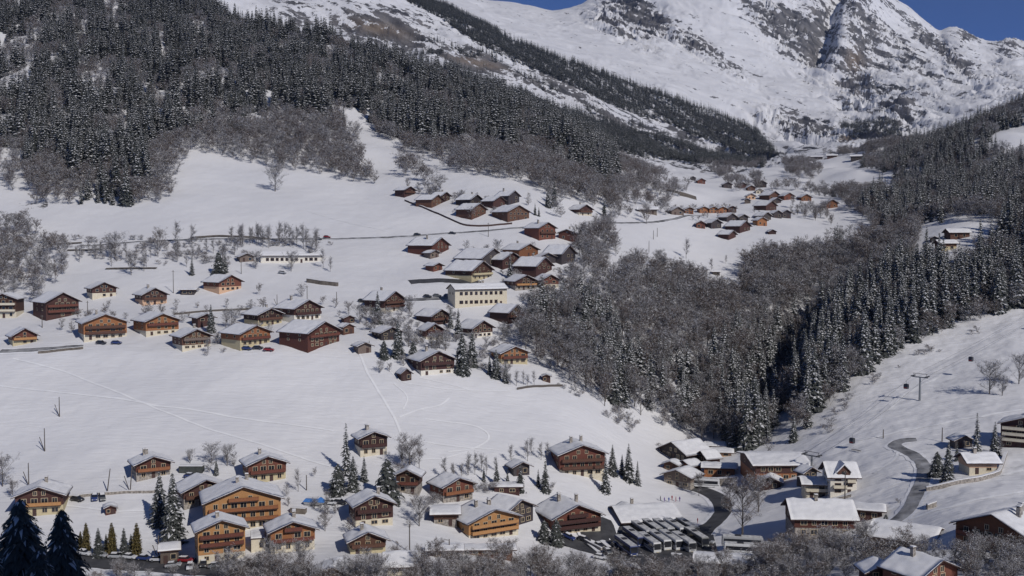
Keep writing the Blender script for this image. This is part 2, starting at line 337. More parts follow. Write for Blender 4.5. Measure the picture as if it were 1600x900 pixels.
# ------------------------------------------------------------------ trees: one of each kind, height 1
def mk(name, V, F, MI, mats):
    me = bpy.data.meshes.new(name); me.from_pydata([tuple(v) for v in V], [], F)
    for m_ in mats: me.materials.append(m_)
    me.polygons.foreach_set('material_index', MI); me.update(); return me
def spruce_mesh(seed, levels=24, nb=8, rad=0.17, snow=0.6, frays=3, needle='needle', droop=0.35, taper=0.85, wf=1.0):
    r_ = random.Random(seed); V, F, MI = [], [], []
    def tri(a, b, c, m): n = len(V); V.extend((a, b, c)); F.append((n, n + 1, n + 2)); MI.append(m)
    for k in range(levels):
        t = (k + r_.uniform(-0.2, 0.2)) / levels; h = 0.06 + 0.93 * t
        rr = rad * (1 - t) ** taper * r_.uniform(0.8, 1.12) + 0.008
        n = max(4, int(nb * (1 - 0.45 * t))); a0 = r_.uniform(0, 6.3)
        for j in range(n):
            a = a0 + 6.283 * (j + r_.uniform(-0.25, 0.25)) / n; q = rr * r_.uniform(0.7, 1.15)
            ca, sa = math.cos(a), math.sin(a); wd = q * wf * r_.uniform(0.28, 0.42) + 0.004; dz = -q * (droop + r_.uniform(-0.1, 0.2))
            zz = h + r_.uniform(-0.008, 0.008)
            P0 = (0, 0, zz + 0.012); T = (ca * q, sa * q, zz + dz)
            mx, my, mz = ca * q * 0.55, sa * q * 0.55, zz + dz * 0.35 + 0.004
            Lp = (mx - sa * wd, my + ca * wd, mz - 0.5 * wd); Rp = (mx + sa * wd, my - ca * wd, mz - 0.5 * wd); C = (mx, my, mz)
            tri(P0, Lp, C, 0); tri(P0, C, Rp, 0); tri(C, Lp, T, 0); tri(C, T, Rp, 0)
            for i in range(frays):
                f = r_.uniform(0.3, 1.0); s = r_.choice((-1, 1)) * r_.uniform(0.3, 1.1) * wd
                bx, by, bz = ca * q * f - sa * s, sa * q * f + ca * s, zz + dz * f * f * 0.9 - 0.3 * abs(s)
                e = r_.uniform(0.35, 0.8) * wd + 0.004
                tri((bx, by, bz), (bx + ca * e * 0.6, by + sa * e * 0.6, bz - e * 1.1), (bx - sa * e * 0.7, by + ca * e * 0.7, bz - e * 0.5), 0)
            if r_.random() < snow:
                g = r_.uniform(0.45, 0.9); o = 0.0035 + 0.002 * r_.random(); f0 = r_.uniform(0.25, 0.5)
                def S(p, kx): return (p[0] * kx, p[1] * kx, p[2] + o)
                m0 = (ca * q * f0, sa * q * f0, zz + dz * f0 * 0.7 + 0.006 + o)
                e1 = (mx - sa * wd * g * 0.8, my + ca * wd * g * 0.8, mz - 0.35 * wd * g + o); e2 = (mx + sa * wd * g * 0.8, my - ca * wd * g * 0.8, mz - 0.35 * wd * g + o)
                tp = (ca * q * 0.97, sa * q * 0.97, zz + dz * 0.93 + o)
                tri(m0, e1, tp, 1); tri(m0, tp, e2, 1)
    return mk('crown', V, F, MI, [M[needle], M['frost']])
def trunk_mesh(h, r0, matname='bark', n=6, lean=0.0):
    b = MB(); b.tube((0, 0, -0.06), (lean * 0.5, 0, h * 0.5), r0, r0 * 0.62, n); b.tube((lean * 0.5, 0, h * 0.5), (lean, 0, h), r0 * 0.62, r0 * 0.12, n)
    return b.mesh('trunk', M[matname])
def bare_mesh(seed, twigs=1500, width=0.26, low=0.12, frost=0.45, limbs=26, twig='twig', tw=0.0022, flat=1.0, tl=0.075):
    r_ = random.Random(seed); V, F, MI = [], [], []
    def tri(a, b, c, m): n = len(V); V.extend((a, b, c)); F.append((n, n + 1, n + 2)); MI.append(m)
    def stick(p, q, r, m):
        d = Vector(q) - Vector(p); a = d.orthogonal().normalized() * r; c = d.cross(a).normalized() * r
        ps = [Vector(p) + a, Vector(p) - a * 0.5 + c * 0.8, Vector(p) - a * 0.5 - c * 0.8]
        n = len(V); V.extend([tuple(x) for x in ps]); V.append(tuple(q)); F.extend([(n, n + 1, n + 3), (n + 1, n + 2, n + 3), (n + 2, n, n + 3)]); MI.extend([m] * 3)
    ends = []
    for k in range(limbs):
        h0 = low + (0.72 - low) * r_.random() ** 0.9; a = r_.uniform(0, 6.283)
        reach = width * (0.45 + 0.75 * math.sin(math.pi * min(1, max(0.05, (h0 - low + 0.15) / (0.95 - low))))) * r_.uniform(0.6, 1.05)
        h1 = min(1.0, h0 + reach * r_.uniform(0.7, 1.8) / flat)
        p = Vector((0, 0, h0)); q = Vector((math.cos(a) * reach, math.sin(a) * reach, h1)); md = (p + q) / 2 + Vector((0, 0, -0.02))
        stick(p, q, 0.0055, 2); ends.append((p, md, q))
        for j in range(4):
            t = r_.uniform(0.3, 0.95); s = p.lerp(q, t); e = s + Vector((r_.gauss(0, 1), r_.gauss(0, 1), r_.uniform(0.1, 1.6))).normalized() * r_.uniform(0.06, 0.17)
            stick(s, e, 0.003, 2); ends.append((s, (s + e) / 2, e))
    ends.append((Vector((0, 0, 0.6)), Vector((0, 0, 0.8)), Vector((0, 0, 0.99))))
    for k in range(twigs):
        p, md, q = r_.choice(ends); t = r_.uniform(0.15, 1.0); s = p.lerp(q, t) + Vector((r_.gauss(0, 0.012), r_.gauss(0, 0.012), r_.gauss(0, 0.012)))
        dr = Vector((r_.gauss(0, 1), r_.gauss(0, 1), r_.gauss(0.35, 0.8))).normalized(); l = r_.uniform(0.4, 1.2) * tl
        sd_ = dr.cross(Vector((r_.gauss(0, 1), r_.gauss(0, 1), r_.gauss(0, 1)))).normalized() * tw * r_.uniform(0.7, 1.5)
        tri(tuple(s - sd_), tuple(s + sd_), tuple(s + dr * l), 1 if r_.random() < frost else 0)
        if r_.random() < 0.5:
            s2 = s + dr * l * 0.5; d2 = (dr + Vector((r_.gauss(0, .8), r_.gauss(0, .8), r_.gauss(0, .8)))).normalized()
            tri(tuple(s2 - sd_ * 0.8), tuple(s2 + sd_ * 0.8), tuple(s2 + d2 * l * 0.7), 1 if r_.random() < frost else 0)
    return mk('crown', V, F, MI, [M[twig], M['twigfrost'], M['greybark']])
KIND = {}
def kindset(key, crowns, trunk): KIND[key] = (crowns, trunk)
kindset('spruce', [spruce_mesh(s, 26, 9, rad, sn, 3) for s, rad, sn in ((1, .155, .8), (2, .18, .9), (3, .14, .7), (4, .2, .85))], trunk_mesh(0.9, 0.014))
kindset('thinspruce', [spruce_mesh(9, 24, 7, .12, .9, 2, droop=.5)], trunk_mesh(0.95, 0.012))
kindset('darkspruce', [spruce_mesh(10, 22, 8, .17, .35, 3)], trunk_mesh(0.9, 0.014))
kindset('bigspruce', [spruce_mesh(11, 34, 12, .2, .8, 5)], trunk_mesh(0.92, 0.014))
kindset('roundspruce', [spruce_mesh(12, 26, 11, .34, .45, 5, taper=.55)], trunk_mesh(0.8, 0.02))
kindset('brownthuja', [spruce_mesh(13, 30, 12, .17, .12, 5, 'brownneedle', droop=-.5, taper=.6)], trunk_mesh(0.7, 0.014))
kindset('greenthuja', [spruce_mesh(14, 26, 12, .19, .25, 5, droop=.1, taper=.7)], trunk_mesh(0.7, 0.014))
kindset('shadespruce', [spruce_mesh(15, 58, 30, .27, .3, 9, taper=.62, droop=.5, wf=.42), spruce_mesh(16, 56, 30, .25, .3, 9, taper=.66, droop=.45, wf=.42)], trunk_mesh(0.9, 0.012))
kindset('bare', [bare_mesh(21, 1900, .24, .08, .3), bare_mesh(22, 2000, .28, .06, .25), bare_mesh(23, 1800, .2, .1, .3), bare_mesh(24, 1900, .26, .08, .18, twig='browntwig')], trunk_mesh(0.85, 0.013, 'greybark'))
kindset('frosty', [bare_mesh(31, 3600, .34, .08, .42, 38, tw=.0018), bare_mesh(32, 3600, .4, .05, .4, 38, flat=1.3, tw=.0018), bare_mesh(33, 3000, .3, .1, .3, 34, tw=.0018, twig='browntwig')], trunk_mesh(0.7, 0.018, 'greybark'))
kindset('birch', [bare_mesh(41, 900, .15, .15, .4, 18)], trunk_mesh(0.92, 0.01, 'greybark'))
kindset('shrub', [bare_mesh(51, 700, .5, .0, .5, 16, tw=.006, tl=.22, flat=1.3), bare_mesh(52, 700, .6, .0, .35, 16, twig='browntwig', tw=.006, tl=.22, flat=1.5)], None)
LOW = bpy.data.collections.new('wood_prototypes')       # never linked: only instanced by the far woods
def proto(name, me, extra=None):
    o = bpy.data.objects.new(name, me); c = bpy.data.collections.new(name); c.objects.link(o); return o
P_SPR = [proto('spruce_kind', spruce_mesh(60 + i, 18, 7, r, s, 2)) for i, (r, s) in enumerate(((.15, .75), (.17, .85), (.135, .7), (.19, .8)))]
P_BAR = [proto('bare_kind', bare_mesh(70 + i, 1100, wd, lo, fr, 18, tw=.0034, twig=tg)) for i, (wd, lo, fr, tg) in enumerate(((.26, .06, .34, 'twig'), (.3, .03, .22, 'browntwig'), (.22, .08, .38, 'twig'), (.28, .05, .2, 'browntwig')))]
P_FAR = [proto('far_kind', spruce_mesh(80 + i, 10, 6, r, s, 1)) for i, (r, s) in enumerate(((.15, .28), (.18, .32), (.13, .2)))]
P_SHR = [proto('shrub_kind', KIND['shrub'][0][i]) for i in (0, 1)]
def gn_wood(name, pts, protos, label_kind='stuff'):
    """pts: array n x 5 (x, y, z, height, turn)"""
    pts = np.asarray(pts, float); me = bpy.data.meshes.new(name); n = len(pts)
    me.vertices.add(n); me.vertices.foreach_set('co', pts[:, :3].astype(np.float32).ravel())
    for an, c in (('hh', 3), ('rz', 4)):
        at = me.attributes.new(an, 'FLOAT', 'POINT'); at.data.foreach_set('value', pts[:, c].astype(np.float32))
    at = me.attributes.new('wd', 'FLOAT', 'POINT'); at.data.foreach_set('value', (pts[:, 3] * rng.uniform(0.95, 1.45, n)).astype(np.float32))
    at = me.attributes.new('pick', 'INT', 'POINT'); at.data.foreach_set('value', rng.integers(0, len(protos), n).astype(np.int32))
    o = bpy.data.objects.new(name, me); COL.objects.link(o); tag(o, kind='stuff')
    g = bpy.data.node_groups.new(name, 'GeometryNodeTree'); g.is_modifier = True
    g.interface.new_socket('Geometry', in_out='INPUT', socket_type='NodeSocketGeometry'); g.interface.new_socket('Geometry', in_out='OUTPUT', socket_type='NodeSocketGeometry')
    gi = g.nodes.new('NodeGroupInput'); go = g.nodes.new('NodeGroupOutput'); jn = g.nodes.new('GeometryNodeJoinGeometry')
    def attr(nm, ty): a = g.nodes.new('GeometryNodeInputNamedAttribute'); a.data_type = ty; a.inputs['Name'].default_value = nm; return [x for x in a.outputs if x.enabled and x.name == 'Attribute'][0]
    hh, rz, wd, pk = attr('hh', 'FLOAT'), attr('rz', 'FLOAT'), attr('wd', 'FLOAT'), attr('pick', 'INT')
    sc = g.nodes.new('ShaderNodeCombineXYZ'); rc = g.nodes.new('ShaderNodeCombineXYZ')
    g.links.new(wd, sc.inputs[0]); g.links.new(wd, sc.inputs[1]); g.links.new(hh, sc.inputs[2]); g.links.new(rz, rc.inputs[2])
    for i, p in enumerate(protos):
        oi = g.nodes.new('GeometryNodeObjectInfo'); oi.inputs['Object'].default_value = p; oi.inputs['As Instance'].default_value = True
        cm = g.nodes.new('FunctionNodeCompare'); cm.data_type = 'INT'; cm.operation = 'EQUAL'
        ia = [s for s in cm.inputs if s.type == 'INT' and s.enabled]
        g.links.new(pk, ia[0]); ia[1].default_value = i
        ip = g.nodes.new('GeometryNodeInstanceOnPoints')
        g.links.new(gi.outputs[0], ip.inputs['Points']); g.links.new(cm.outputs[0], ip.inputs['Selection']); g.links.new(oi.outputs['Geometry'], ip.inputs['Instance'])
        g.links.new(sc.outputs[0], ip.inputs['Scale']); g.links.new(rc.outputs[0], ip.inputs['Rotation']); g.links.new(ip.outputs[0], jn.inputs[0])
    g.links.new(jn.outputs[0], go.inputs[0])
    md = o.modifiers.new('scatter', 'NODES'); md.node_group = g
    return o
def tree(name, key, pos, h, label, cat, group=None, wk=1.0, var=None, rz=None, lean=0.0):
    cr, tk = KIND[key]; o = bpy.data.objects.new(name, None); COL.objects.link(o); o.location = pos; o.empty_display_size = 0.5
    wk = wk * random.uniform(0.92, 1.12); o.scale = (h * wk, h * wk, h); o.rotation_euler = (lean, 0, random.uniform(0, 6.28) if rz is None else rz)
    tag(o, label, cat, group)
    c = bpy.data.objects.new('crown', cr[random.randrange(len(cr)) if var is None else var]); COL.objects.link(c); c.parent = o
    if tk: t = bpy.data.objects.new('trunk', tk); COL.objects.link(t); t.parent = o
    return o
TAKEN = []      # (x, y, r): ground that buildings, roads and cars stand on
def free(x, y, extra=0.0):
    for a, b, r in TAKEN:
        if (x - a) ** 2 + (y - b) ** 2 < (r + extra) ** 2: return False
    return True
# ------------------------------------------------------------------ buildings
WM = dict(d='darkwood', b='brownwood', r='redwood', o='orangewood', h='honeywood', g='greywood', n='navywood', c='cream', w='white', y='yellow', p='peach', s='stone')
def roof_parts(o, W, L, He, ov, fo, pit, axis, chim, snow_t, rnd):
    tp = math.tan(R(pit)); half = (W if axis == 'y' else L) / 2; a = half + ov; za = He + half * tp + 0.02; ze = za - a * tp; t = 0.26
    def prof(z, t_, ins): 
        a_ = a - ins; e = za - a_ * tp
        return [(-a_, e + z), (0, za + z), (a_, e + z), (a_, e + z + t_), (0, za + z + t_), (-a_, e + z + t_)]
    def put(m, pr, ins):
        if axis == 'y': m.prism_y(pr, -fo + ins, L + 0.8 - ins)
        else: m.prism_x([(y_ + L / 2, z_) for y_, z_ in pr], -W / 2 - fo + ins, W / 2 + fo - ins)
    m = MB(); put(m, prof(0, t, 0), 0); rf = m.build('roof', M['fascia'], o)
    y0, y1 = (-fo, L + .8) if axis == 'y' else (-W / 2 - fo, W / 2 + fo)
    nu = 14 if W > 7 else 8; nv = max(6, min(22, int((y1 - y0) / 1.1))); sd = rnd.uniform(0, 99)
    U, Vv = np.meshgrid(np.linspace(-1, 1, 2 * nu + 1), np.linspace(0, 1, nv + 1)); ph = U * a; qh = y0 + Vv * (y1 - y0)
    ex = 1 - 0.10 / a * (0.2 + 1.2 * np.abs(pn(qh / 1.3 + sd, U * 2))); ph = ph * ex; qh = np.clip(qh, y0 + .08, y1 - .08)
    de = np.minimum((1 - np.abs(U)) * a, np.minimum(Vv, 1 - Vv) * (y1 - y0))
    th = snow_t * (0.78 + 0.5 * fbm(ph / 2.2 + sd, qh / 2.2, 3, 7)) * (0.45 + 0.55 * np.sqrt(np.clip(de / (snow_t * 1.6), 0, 1)))
    zb = za - np.abs(ph) * tp + t + 0.004; zt_ = zb + np.maximum(th, .06) - 0.12 * np.exp(-(ph / .6) ** 2)
    P_ = (lambda p, q, z: (float(p), float(q), float(z))) if axis == 'y' else (lambda p, q, z: (float(q), float(p + L / 2), float(z)))
    k_ = 2 * nu + 1; n_ = (nv + 1) * k_; m = MB()
    m.v = [P_(*c_) for c_ in zip(ph.ravel(), qh.ravel(), zt_.ravel())] + [P_(*c_) for c_ in zip(ph.ravel(), qh.ravel(), zb.ravel())]
    for i in range(nv):
        for j in range(k_ - 1): b_ = i * k_ + j; m.f += [(b_, b_ + 1, b_ + k_ + 1, b_ + k_), (n_ + b_, n_ + b_ + k_, n_ + b_ + k_ + 1, n_ + b_ + 1)]
        for b_ in (i * k_, i * k_ + k_ - 1): m.f.append((b_, b_ + k_, n_ + b_ + k_, n_ + b_))
    for i in (0, nv):
        for j in range(k_ - 1): b_ = i * k_ + j; m.f.append((b_, b_ + 1, n_ + b_ + 1, n_ + b_))
    m.m = [0] * len(m.f); sn = m.build('roof_snow', M['roofsnow'], rf, True)
    for k in range(chim):
        c = MB(); s = rnd.choice((-1, 1)) * rnd.uniform(0.1, 0.35) * half; q = rnd.uniform(0.25, 0.75)
        cx, cy = (s, L * q) if axis == 'y' else ((q - 0.5) * W, L / 2 + s); zt = za + t + snow_t + 0.75
        c.box(cx - .45, cx + .45, cy - .4, cy + .4, za - abs(s) * tp - 0.3, zt); c.box(cx - .55, cx + .55, cy - .5, cy + .5, zt + 0.25, zt + 0.37)
        for sx in (-.4, .3): c.box(cx + sx, cx + sx + .1, cy - .3, cy + .3, zt + 0.003, zt + .247)
        ch = c.build('chimney', M['stone'], rf)
        c = MB(); c.box(cx - .5, cx + .5, cy - .45, cy + .45, zt + 0.375, zt + 0.55); c.build('snow_cap', M['snow'], rf)
    return za
def window(o, x, z, w, h, y=0.0, fine=True, fr='palewood', shut=None, pane=True):
    m = MB(); e = 0.13 if fine else 0.1
    m.box(x - w/2 - e, x - w/2, y - .09, y + .05, z, z + h); m.box(x + w/2, x + w/2 + e, y - .09, y + .05, z, z + h)
    m.box(x - w/2 - e, x + w/2 + e, y - .1, y + .05, z + h + .002, z + h + e); m.box(x - w/2 - e, x + w/2 + e, y - .12, y + .05, z - e, z - .002)
    if fine and w > 0.8: m.box(x - .045, x + .045, y - .075, y + .05, z + .002, z + h - .002)
    if shut:
        for s in (-1, 1): m.box(*sorted((x + s * (w/2 + e + .01), x + s * (w + e))), y - .075, y - .012, z, z + h, 1)
    f = m.build('window', [M[fr], M[shut or fr]], o)
    p = MB(); p.box(x - w/2 + .003, x + w/2 - .003, y - .045, y + .04, z + .003, z + h - .003); p.build('pane', M['glass'], f)
def side_window(o, xs, y, z, w, h):
    m = MB(); x0, x1 = (xs - .09, xs + .05)
    m.box(x0, x1, y - w/2 - .12, y - w/2, z, z + h); m.box(x0, x1, y + w/2, y + w/2 + .12, z, z + h)
    m.box(x0 - .01, x1, y - w/2 - .12, y + w/2 + .12, z + h + .002, z + h + .12); m.box(x0 - .01, x1, y - w/2 - .12, y + w/2 + .12, z - .12, z - .002)
    f = m.build('window', M['palewood'], o); p = MB(); p.box(xs - .045, xs + .04, y - w/2 + .003, y + w/2 - .003, z + .003, z + h - .003); p.build('pane', M['glass'], f)
def balcony(o, x0, x1, z, d, rail, floor='fascia', snow=True):
    m = MB(); m.box(x0, x1, -d, -0.14, z - .18, z)
    n = max(2, int((x1 - x0) / 4) + 1)
    b = m.build('balcony', M[floor], o); m = MB()
    m.box(x0, x1, -d - .06, -d, z + .08, z + 1.0); 
    for s in (x0, x1 - .06): m.box(s, s + .06, -d + .002, -.15, z + .08, z + 1.0)
    m.box(x0 - .03, x1 + .03, -d - .12, -d + .06, z + 1.003, z + 1.1)
    m.build('railing', M[rail], b)
def house(kind, px, py, w, he, side=0, ns=2, wall='b', base=None, balc=1, label='', cat='chalet', axis='y', ov=1.1, pit=21, chim=1, ratio=.9, yaw=None, rail=None, doors=1, group=None, depth=None, shut=None, snow_t=0.38, detail=None, dmin=225, wfr='palewood', attic=None, sink=0, fo=None):
    rnd = random.Random(int(px * 7 + py * 13)); snow_t = snow_t * rnd.uniform(.85, 1.5)
    if 410 < py < 600 and px < 905: w *= .94
    X, Y, Z = cast(px, py, dmin); mpp = (Y * CP - Z * SP) / FP
    if py > 690 and px < 700: side *= .45
    if yaw is None: yaw = math.atan2(side, ratio * w)
    else: yaw = R(yaw)
    if ratio >= 1.0: ratio *= .85
    yaw = max(-R(58), min(R(58), yaw))
    cor = math.atan2(X, Y)                              # turn seen from the camera, not from the grid
    yaw_w = yaw - cor
    W = w * mpp / math.cos(yaw); fo = (1.3 if fo is None else fo) * (1 if W > 7 else .6); ov = ov * (1 if W > 7 else .6)
    W -= 2 * (ov if axis == 'y' else fo); L = depth or max(4, W * ratio); He = he * mpp
    pxw = w * 0.64; fine = pxw > 30 if detail is None else detail
    if py > 690 and depth is None: L *= .85; He *= 1.06
    o = empty(kind, (X, Y, Z - sink), yaw_w, label, cat, group)
    half = (W if axis == 'y' else L) / 2; za = He + half * math.tan(R(pit))
    hb = He / ns if base else -3.5
    if base and ns == 1: hb = He * 0.55
    m = MB()
    if axis == 'y': m.prism_y([(-W/2, hb), (W/2, hb), (W/2, He), (0, za), (-W/2, He)], 0, L)
    else: m.prism_x([(0, hb), (L, hb), (L, He), (L/2, za), (0, He)], -W/2, W/2)
    wk_ = WM[wall]; wk_ = wk_ + rnd.choice(('', '0', '1')) if wk_.endswith('wood') and wk_ != 'honeywood' else wk_
    m.build('wall', M[wk_], o)
    if base:
        m = MB(); m.box(-W/2 + .1, W/2 - .1, .1, L - .1, -4, hb - .003); m.build('ground_floor_wall', M[WM[base]], o)
    roof_parts(o, W, L, He, ov, fo, pit, axis, chim, snow_t, rnd)
    sh = He / ns; yb = 0.1 if base else 0.0
    if pxw > 9:
        n = max(2, int(W / (2.9 if pxw > 24 else 4.0)))
        for s in range(ns):
            y0 = yb if s == 0 else 0.0; z0 = s * sh + sh * 0.32; hh = min(1.35, sh * .46)
            if pxw < 16 and s > 0 and ns > 2: continue
            door_at = rnd.randrange(n) if (s == 0 and doors) else -1
            for k in range(n):
                xx = (k + .5) / n * (W * 0.86) - W * .43
                if k == door_at:
                    dm = MB(); dm.box(xx - .55, xx + .55, y0 - .07, y0 + .05, 0.02, min(2.15, sh * .82)); dd = dm.build('door', M['fascia'], o)
                    if pxw > 35: hm = MB(); hm.box(xx + .36, xx + .44, y0 - .13, y0 - .073, 1.0, 1.12); hm.build('handle', M['steel'], dd)
                elif rnd.random() < 0.9: 
                    ww = min(rnd.choice((1.1, 1.3, 1.7)), W / n * .55)
                    tall = (balc and s > 0 and rnd.random() < .4)
                    window(o, xx, s * sh + .22 if tall else z0, ww, min(sh * .72, 1.95) if tall else hh, y0, fine, wfr, shut if s else None)
        if (attic if attic is not None else pxw > 16) and axis == 'y' and za - He > 1.6:
            for s in ((-1, 1) if W > 11 else (0,)): window(o, s * W * .09, He + .15, .95, min(1.1, (za - He) * .45), 0, fine, wfr)
        if side > 0 and L > 6 and pxw > 22:
            for s in range(1, ns):
                for q in (.28, .68): side_window(o, -W/2, L * q, s * sh + sh * .35, 1.0, min(1.1, sh * .4))
    if balc and pxw > 9:
        for s in range(1, ns): 
            if s >= ns - balc or balc >= ns - 1: balcony(o, -W * .46, W * .46, s * sh + .05, min(1.25, fo - .1), rail or WM[wall])
        if balc >= ns and axis == 'y' and za - He > 1.5: balcony(o, -W * .2, W * .2, He - .1, 1.1, rail or WM[wall])
    if pxw > 26:        # brackets and barge boards
        for s in (-1, 1):
            m = MB(); xs = s * W * .5 - s * .1
            m.box(xs - .09, xs + .09, -fo + .15, -.01, He - .42, He - .2); m.build('roof_brace', M['fascia'], o)
    c, s_ = math.cos(yaw_w), math.sin(yaw_w)
    for f in ((.5,) if L < 1.4 * W and W < 1.6 * L else (.2, .8)):
        if W > 1.6 * L:
            for g in (-.35, 0, .35): TAKEN.append((X + c * g * W - s_ * L / 2, Y + s_ * g * W + c * L / 2, L * .62 + 1.5))
            break
        TAKEN.append((X - s_ * L * f, Y + c * L * f, .58 * (min(W, L) if W > L else W) + 2))
    TAKEN.append((X + s_ * 2, Y - c * 2, W * .42))
    o['mpp'] = mpp
    del o['mpp']
    return o, W, L, He
H_ = house
# ---- the lower village
H_('chalet', 62, 806, 80, 30, -30, 2, 'd', 'y', 1, 'dark brown chalet behind the two big shaded spruces in the bottom left corner', rail='honeywood', chim=1)
H_('chalet', 240, 747, 62, 22, 24, 2, 'r', 's', 1, 'red-brown chalet with an orange balcony below the big snowfield, left of the clipped hedge', rail='orangewood', chim=2)
H_('chalet', 322, 788, 78, 22, 40, 2, 'd', 's', 1, 'wide dark chalet with shaded recessed balcony just behind the tall double spruce', rail='brownwood', chim=0, pit=23)
H_('chalet', 418, 753, 68, 27, 30, 2, 'r', 'y', 1, 'red chalet with yellow ground floor above the biggest orange apartment chalet', rail='redwood', chim=1, attic=True)
H_('apartment_chalet', 381, 829, 126, 45, 20, 3, 'h', 'c', 3, 'biggest orange apartment chalet with three full-width balconies', 'apartment chalet', rail='orangewood', chim=2, ratio=.8, pit=20)
H_('apartment_chalet', 347, 877, 84, 48, 22, 4, 'h', 'c', 2, 'tall narrow orange apartment chalet in front of the biggest one, above the parked cars', 'apartment chalet', rail='redwood', chim=1, ratio=1.0)
H_('apartment_chalet', 458, 862, 80, 32, 26, 2, 'o', 'c', 2, 'orange apartment chalet half hidden by frosted bare trees, right of the flat garage', 'apartment chalet', rail='redwood', chim=2, ratio=1.0)
H_('garage', 404, 862, 24, 20, 0, 1, 'c', None, 0, 'flat garage block between two orange apartment chalets', 'garage', pit=3, chim=0, doors=0, axis='x', depth=8, ov=.3, fo=.3)
H_('chalet', 585, 822, 70, 32, 34, 3, 'd', 'c', 1, 'dark chalet with a cream ground floor and long dark balcony, right of the blue tarpaulin', rail='darkwood', chim=1, pit=24)
H_('chalet', 575, 865, 68, 20, 18, 2, 'b', 'y', 1, 'small yellow-walled chalet with brown upper storey in the bottom row', chim=1, rail='brownwood', pit=24)
H_('chalet', 584, 712, 52, 27, 30, 2, 'd', 'c', 1, 'dark chalet standing alone on the knoll beside a tall spruce', chim=2, rail='darkwood')
H_('chalet', 637, 772, 46, 28, -20, 2, 'b', 's', 1, 'brown chalet half hidden behind the round dark spruce', chim=0, rail='redwood', pit=25)
H_('chalet', 716, 784, 56, 25, 30, 2, 'r', 's', 1, 'reddish chalet with a bright orange balcony behind the cream hotel', chim=0, rail='orangewood')
H_('barn', 696, 822, 50, 19, 0, 1, 'b', 's', 0, 'low brown outbuilding with thick flat roof snow left of the cream hotel', 'outbuilding', axis='x', depth=9, chim=0, pit=10)
H_('hotel', 772, 840, 88, 27, 50, 3, 'h', 'c', 2, 'cream and wood hotel chalet with flower-box balconies left of the large circular-drive chalet'.replace(' circular-drive', ''), 'hotel', rail='honeywood', chim=3, ratio=1.0, pit=19)
H_('chalet', 812, 820, 50, 24, 46, 2, 'n', None, 0, 'black-walled chalet tucked behind the cream hotel', chim=0, pit=24)
H_('chalet', 902, 833, 84, 25, 50, 3, 'r', 'c', 3, 'large red chalet with very broad snowy roof beside the coach park', chim=3, rail='darkwood', ratio=1.2, pit=23)
H_('chalet', 910, 744, 80, 33, 24, 3, 'r', 'c', 2, 'tall red four-storey chalet at the foot of the snowfield among small spruces', chim=2, rail='brownwood', ratio=1.0, pit=20)
H_('chalet', 815, 743, 34, 14, 14, 1, 'n', None, 0, 'small dark hut-like chalet left of the tall red chalet', chim=0, pit=24)
H_('shed', 792, 771, 52, 9, 0, 1, 'd', None, 0, 'long low dark shed under a strip of snow behind the cream hotel', 'shed', axis='x', depth=6, chim=0, pit=6, doors=0, ov=.3)
H_('station_building', 1018, 824, 98, 12, 30, 1, 'g', 'c', 0, 'long low station building with a row of dark openings behind the parked coaches', 'station building', axis='x', depth=17, chim=1, pit=17, yaw=20, ov=1.5)
H_('barn', 983, 801, 22, 7, 16, 1, 'd', None, 0, 'small dark barn roof peeping over the long station building', 'barn', chim=0, pit=24)
H_('barn', 1052, 718, 48, 12, -60, 1, 'n', None, 0, 'dark wide-roofed barn at the mouth of the gorge', 'barn', chim=0, ratio=1.1, pit=24)
H_('chalet', 1098, 728, 20, 14, -30, 2, 'd', None, 0, 'narrow dark chalet with steep snowy roof at the mouth of the gorge', chim=0, pit=30)
H_('chalet', 1070, 738, 26, 12, -24, 1, 'r', None, 0, 'little red gabled house between the gorge barn and the bend', chim=0, pit=22)
H_('chalet', 1048, 736, 30, 10, -10, 1, 'b', None, 0, 'low porch-roofed house left of the little red gabled one', chim=0, pit=22)
H_('chalet', 1058, 760, 50, 16, -24, 2, 'g', 's', 0, 'grey house with a sagging snow roof above the road bend', chim=0, pit=20)
H_('terrace_building', 1124, 745, 58, 13, 0, 1, 'o', None, 0, 'long orange terrace building above the stone wall at the road bend', 'terrace building', axis='x', depth=9, chim=0, pit=8, ov=.6)
H_('shed', 1118, 702, 36, 5, 0, 1, 'r', None, 0, 'upper red-edged shed roof at the gorge entrance', 'shed', axis='x', depth=8, chim=0, pit=8, doors=0)
H_('shed', 1128, 714, 38, 7, 0, 1, 'p', None, 0, 'lower shed with pale posts at the gorge entrance', 'shed', axis='x', depth=7, chim=0, pit=8, doors=0)
H_('lift_station', 1222, 752, 92, 25, 30, 2, 'd', 'o', 0, 'wide dark lift station with a flat-looking snow roof at the foot of the ski run', 'lift station', axis='x', depth=22, chim=0, pit=9, yaw=16)
H_('chalet', 1203, 765, 42, 13, 0, 1, 'd', None, 0, 'small gabled cafe hut in front of the lift station', 'cafe', chim=0, pit=24, depth=8)
H_('chalet', 1266, 756, 28, 18, 18, 2, 'n', None, 0, 'black house wedged between lift station and white hotel', chim=0, pit=30)
HW = H_('hotel', 1318, 772, 52, 28, 16, 3, 'w', None, 0, 'white hotel with a dormer window beside the ski run', 'hotel', axis='x', depth=11, chim=0, pit=30, rail='brownwood', yaw=14, wfr='brownwood')
o_, W_, L_, e_ = HW
m = MB(); m.prism_y([(-1.9, e_ - .4), (1.9, e_ - .4), (1.9, e_ + 1.6), (0, e_ + 3.6), (-1.9, e_ + 1.6)], -.25, L_ * .45); dm_ = m.build('dormer', M['brownwood'], o_)
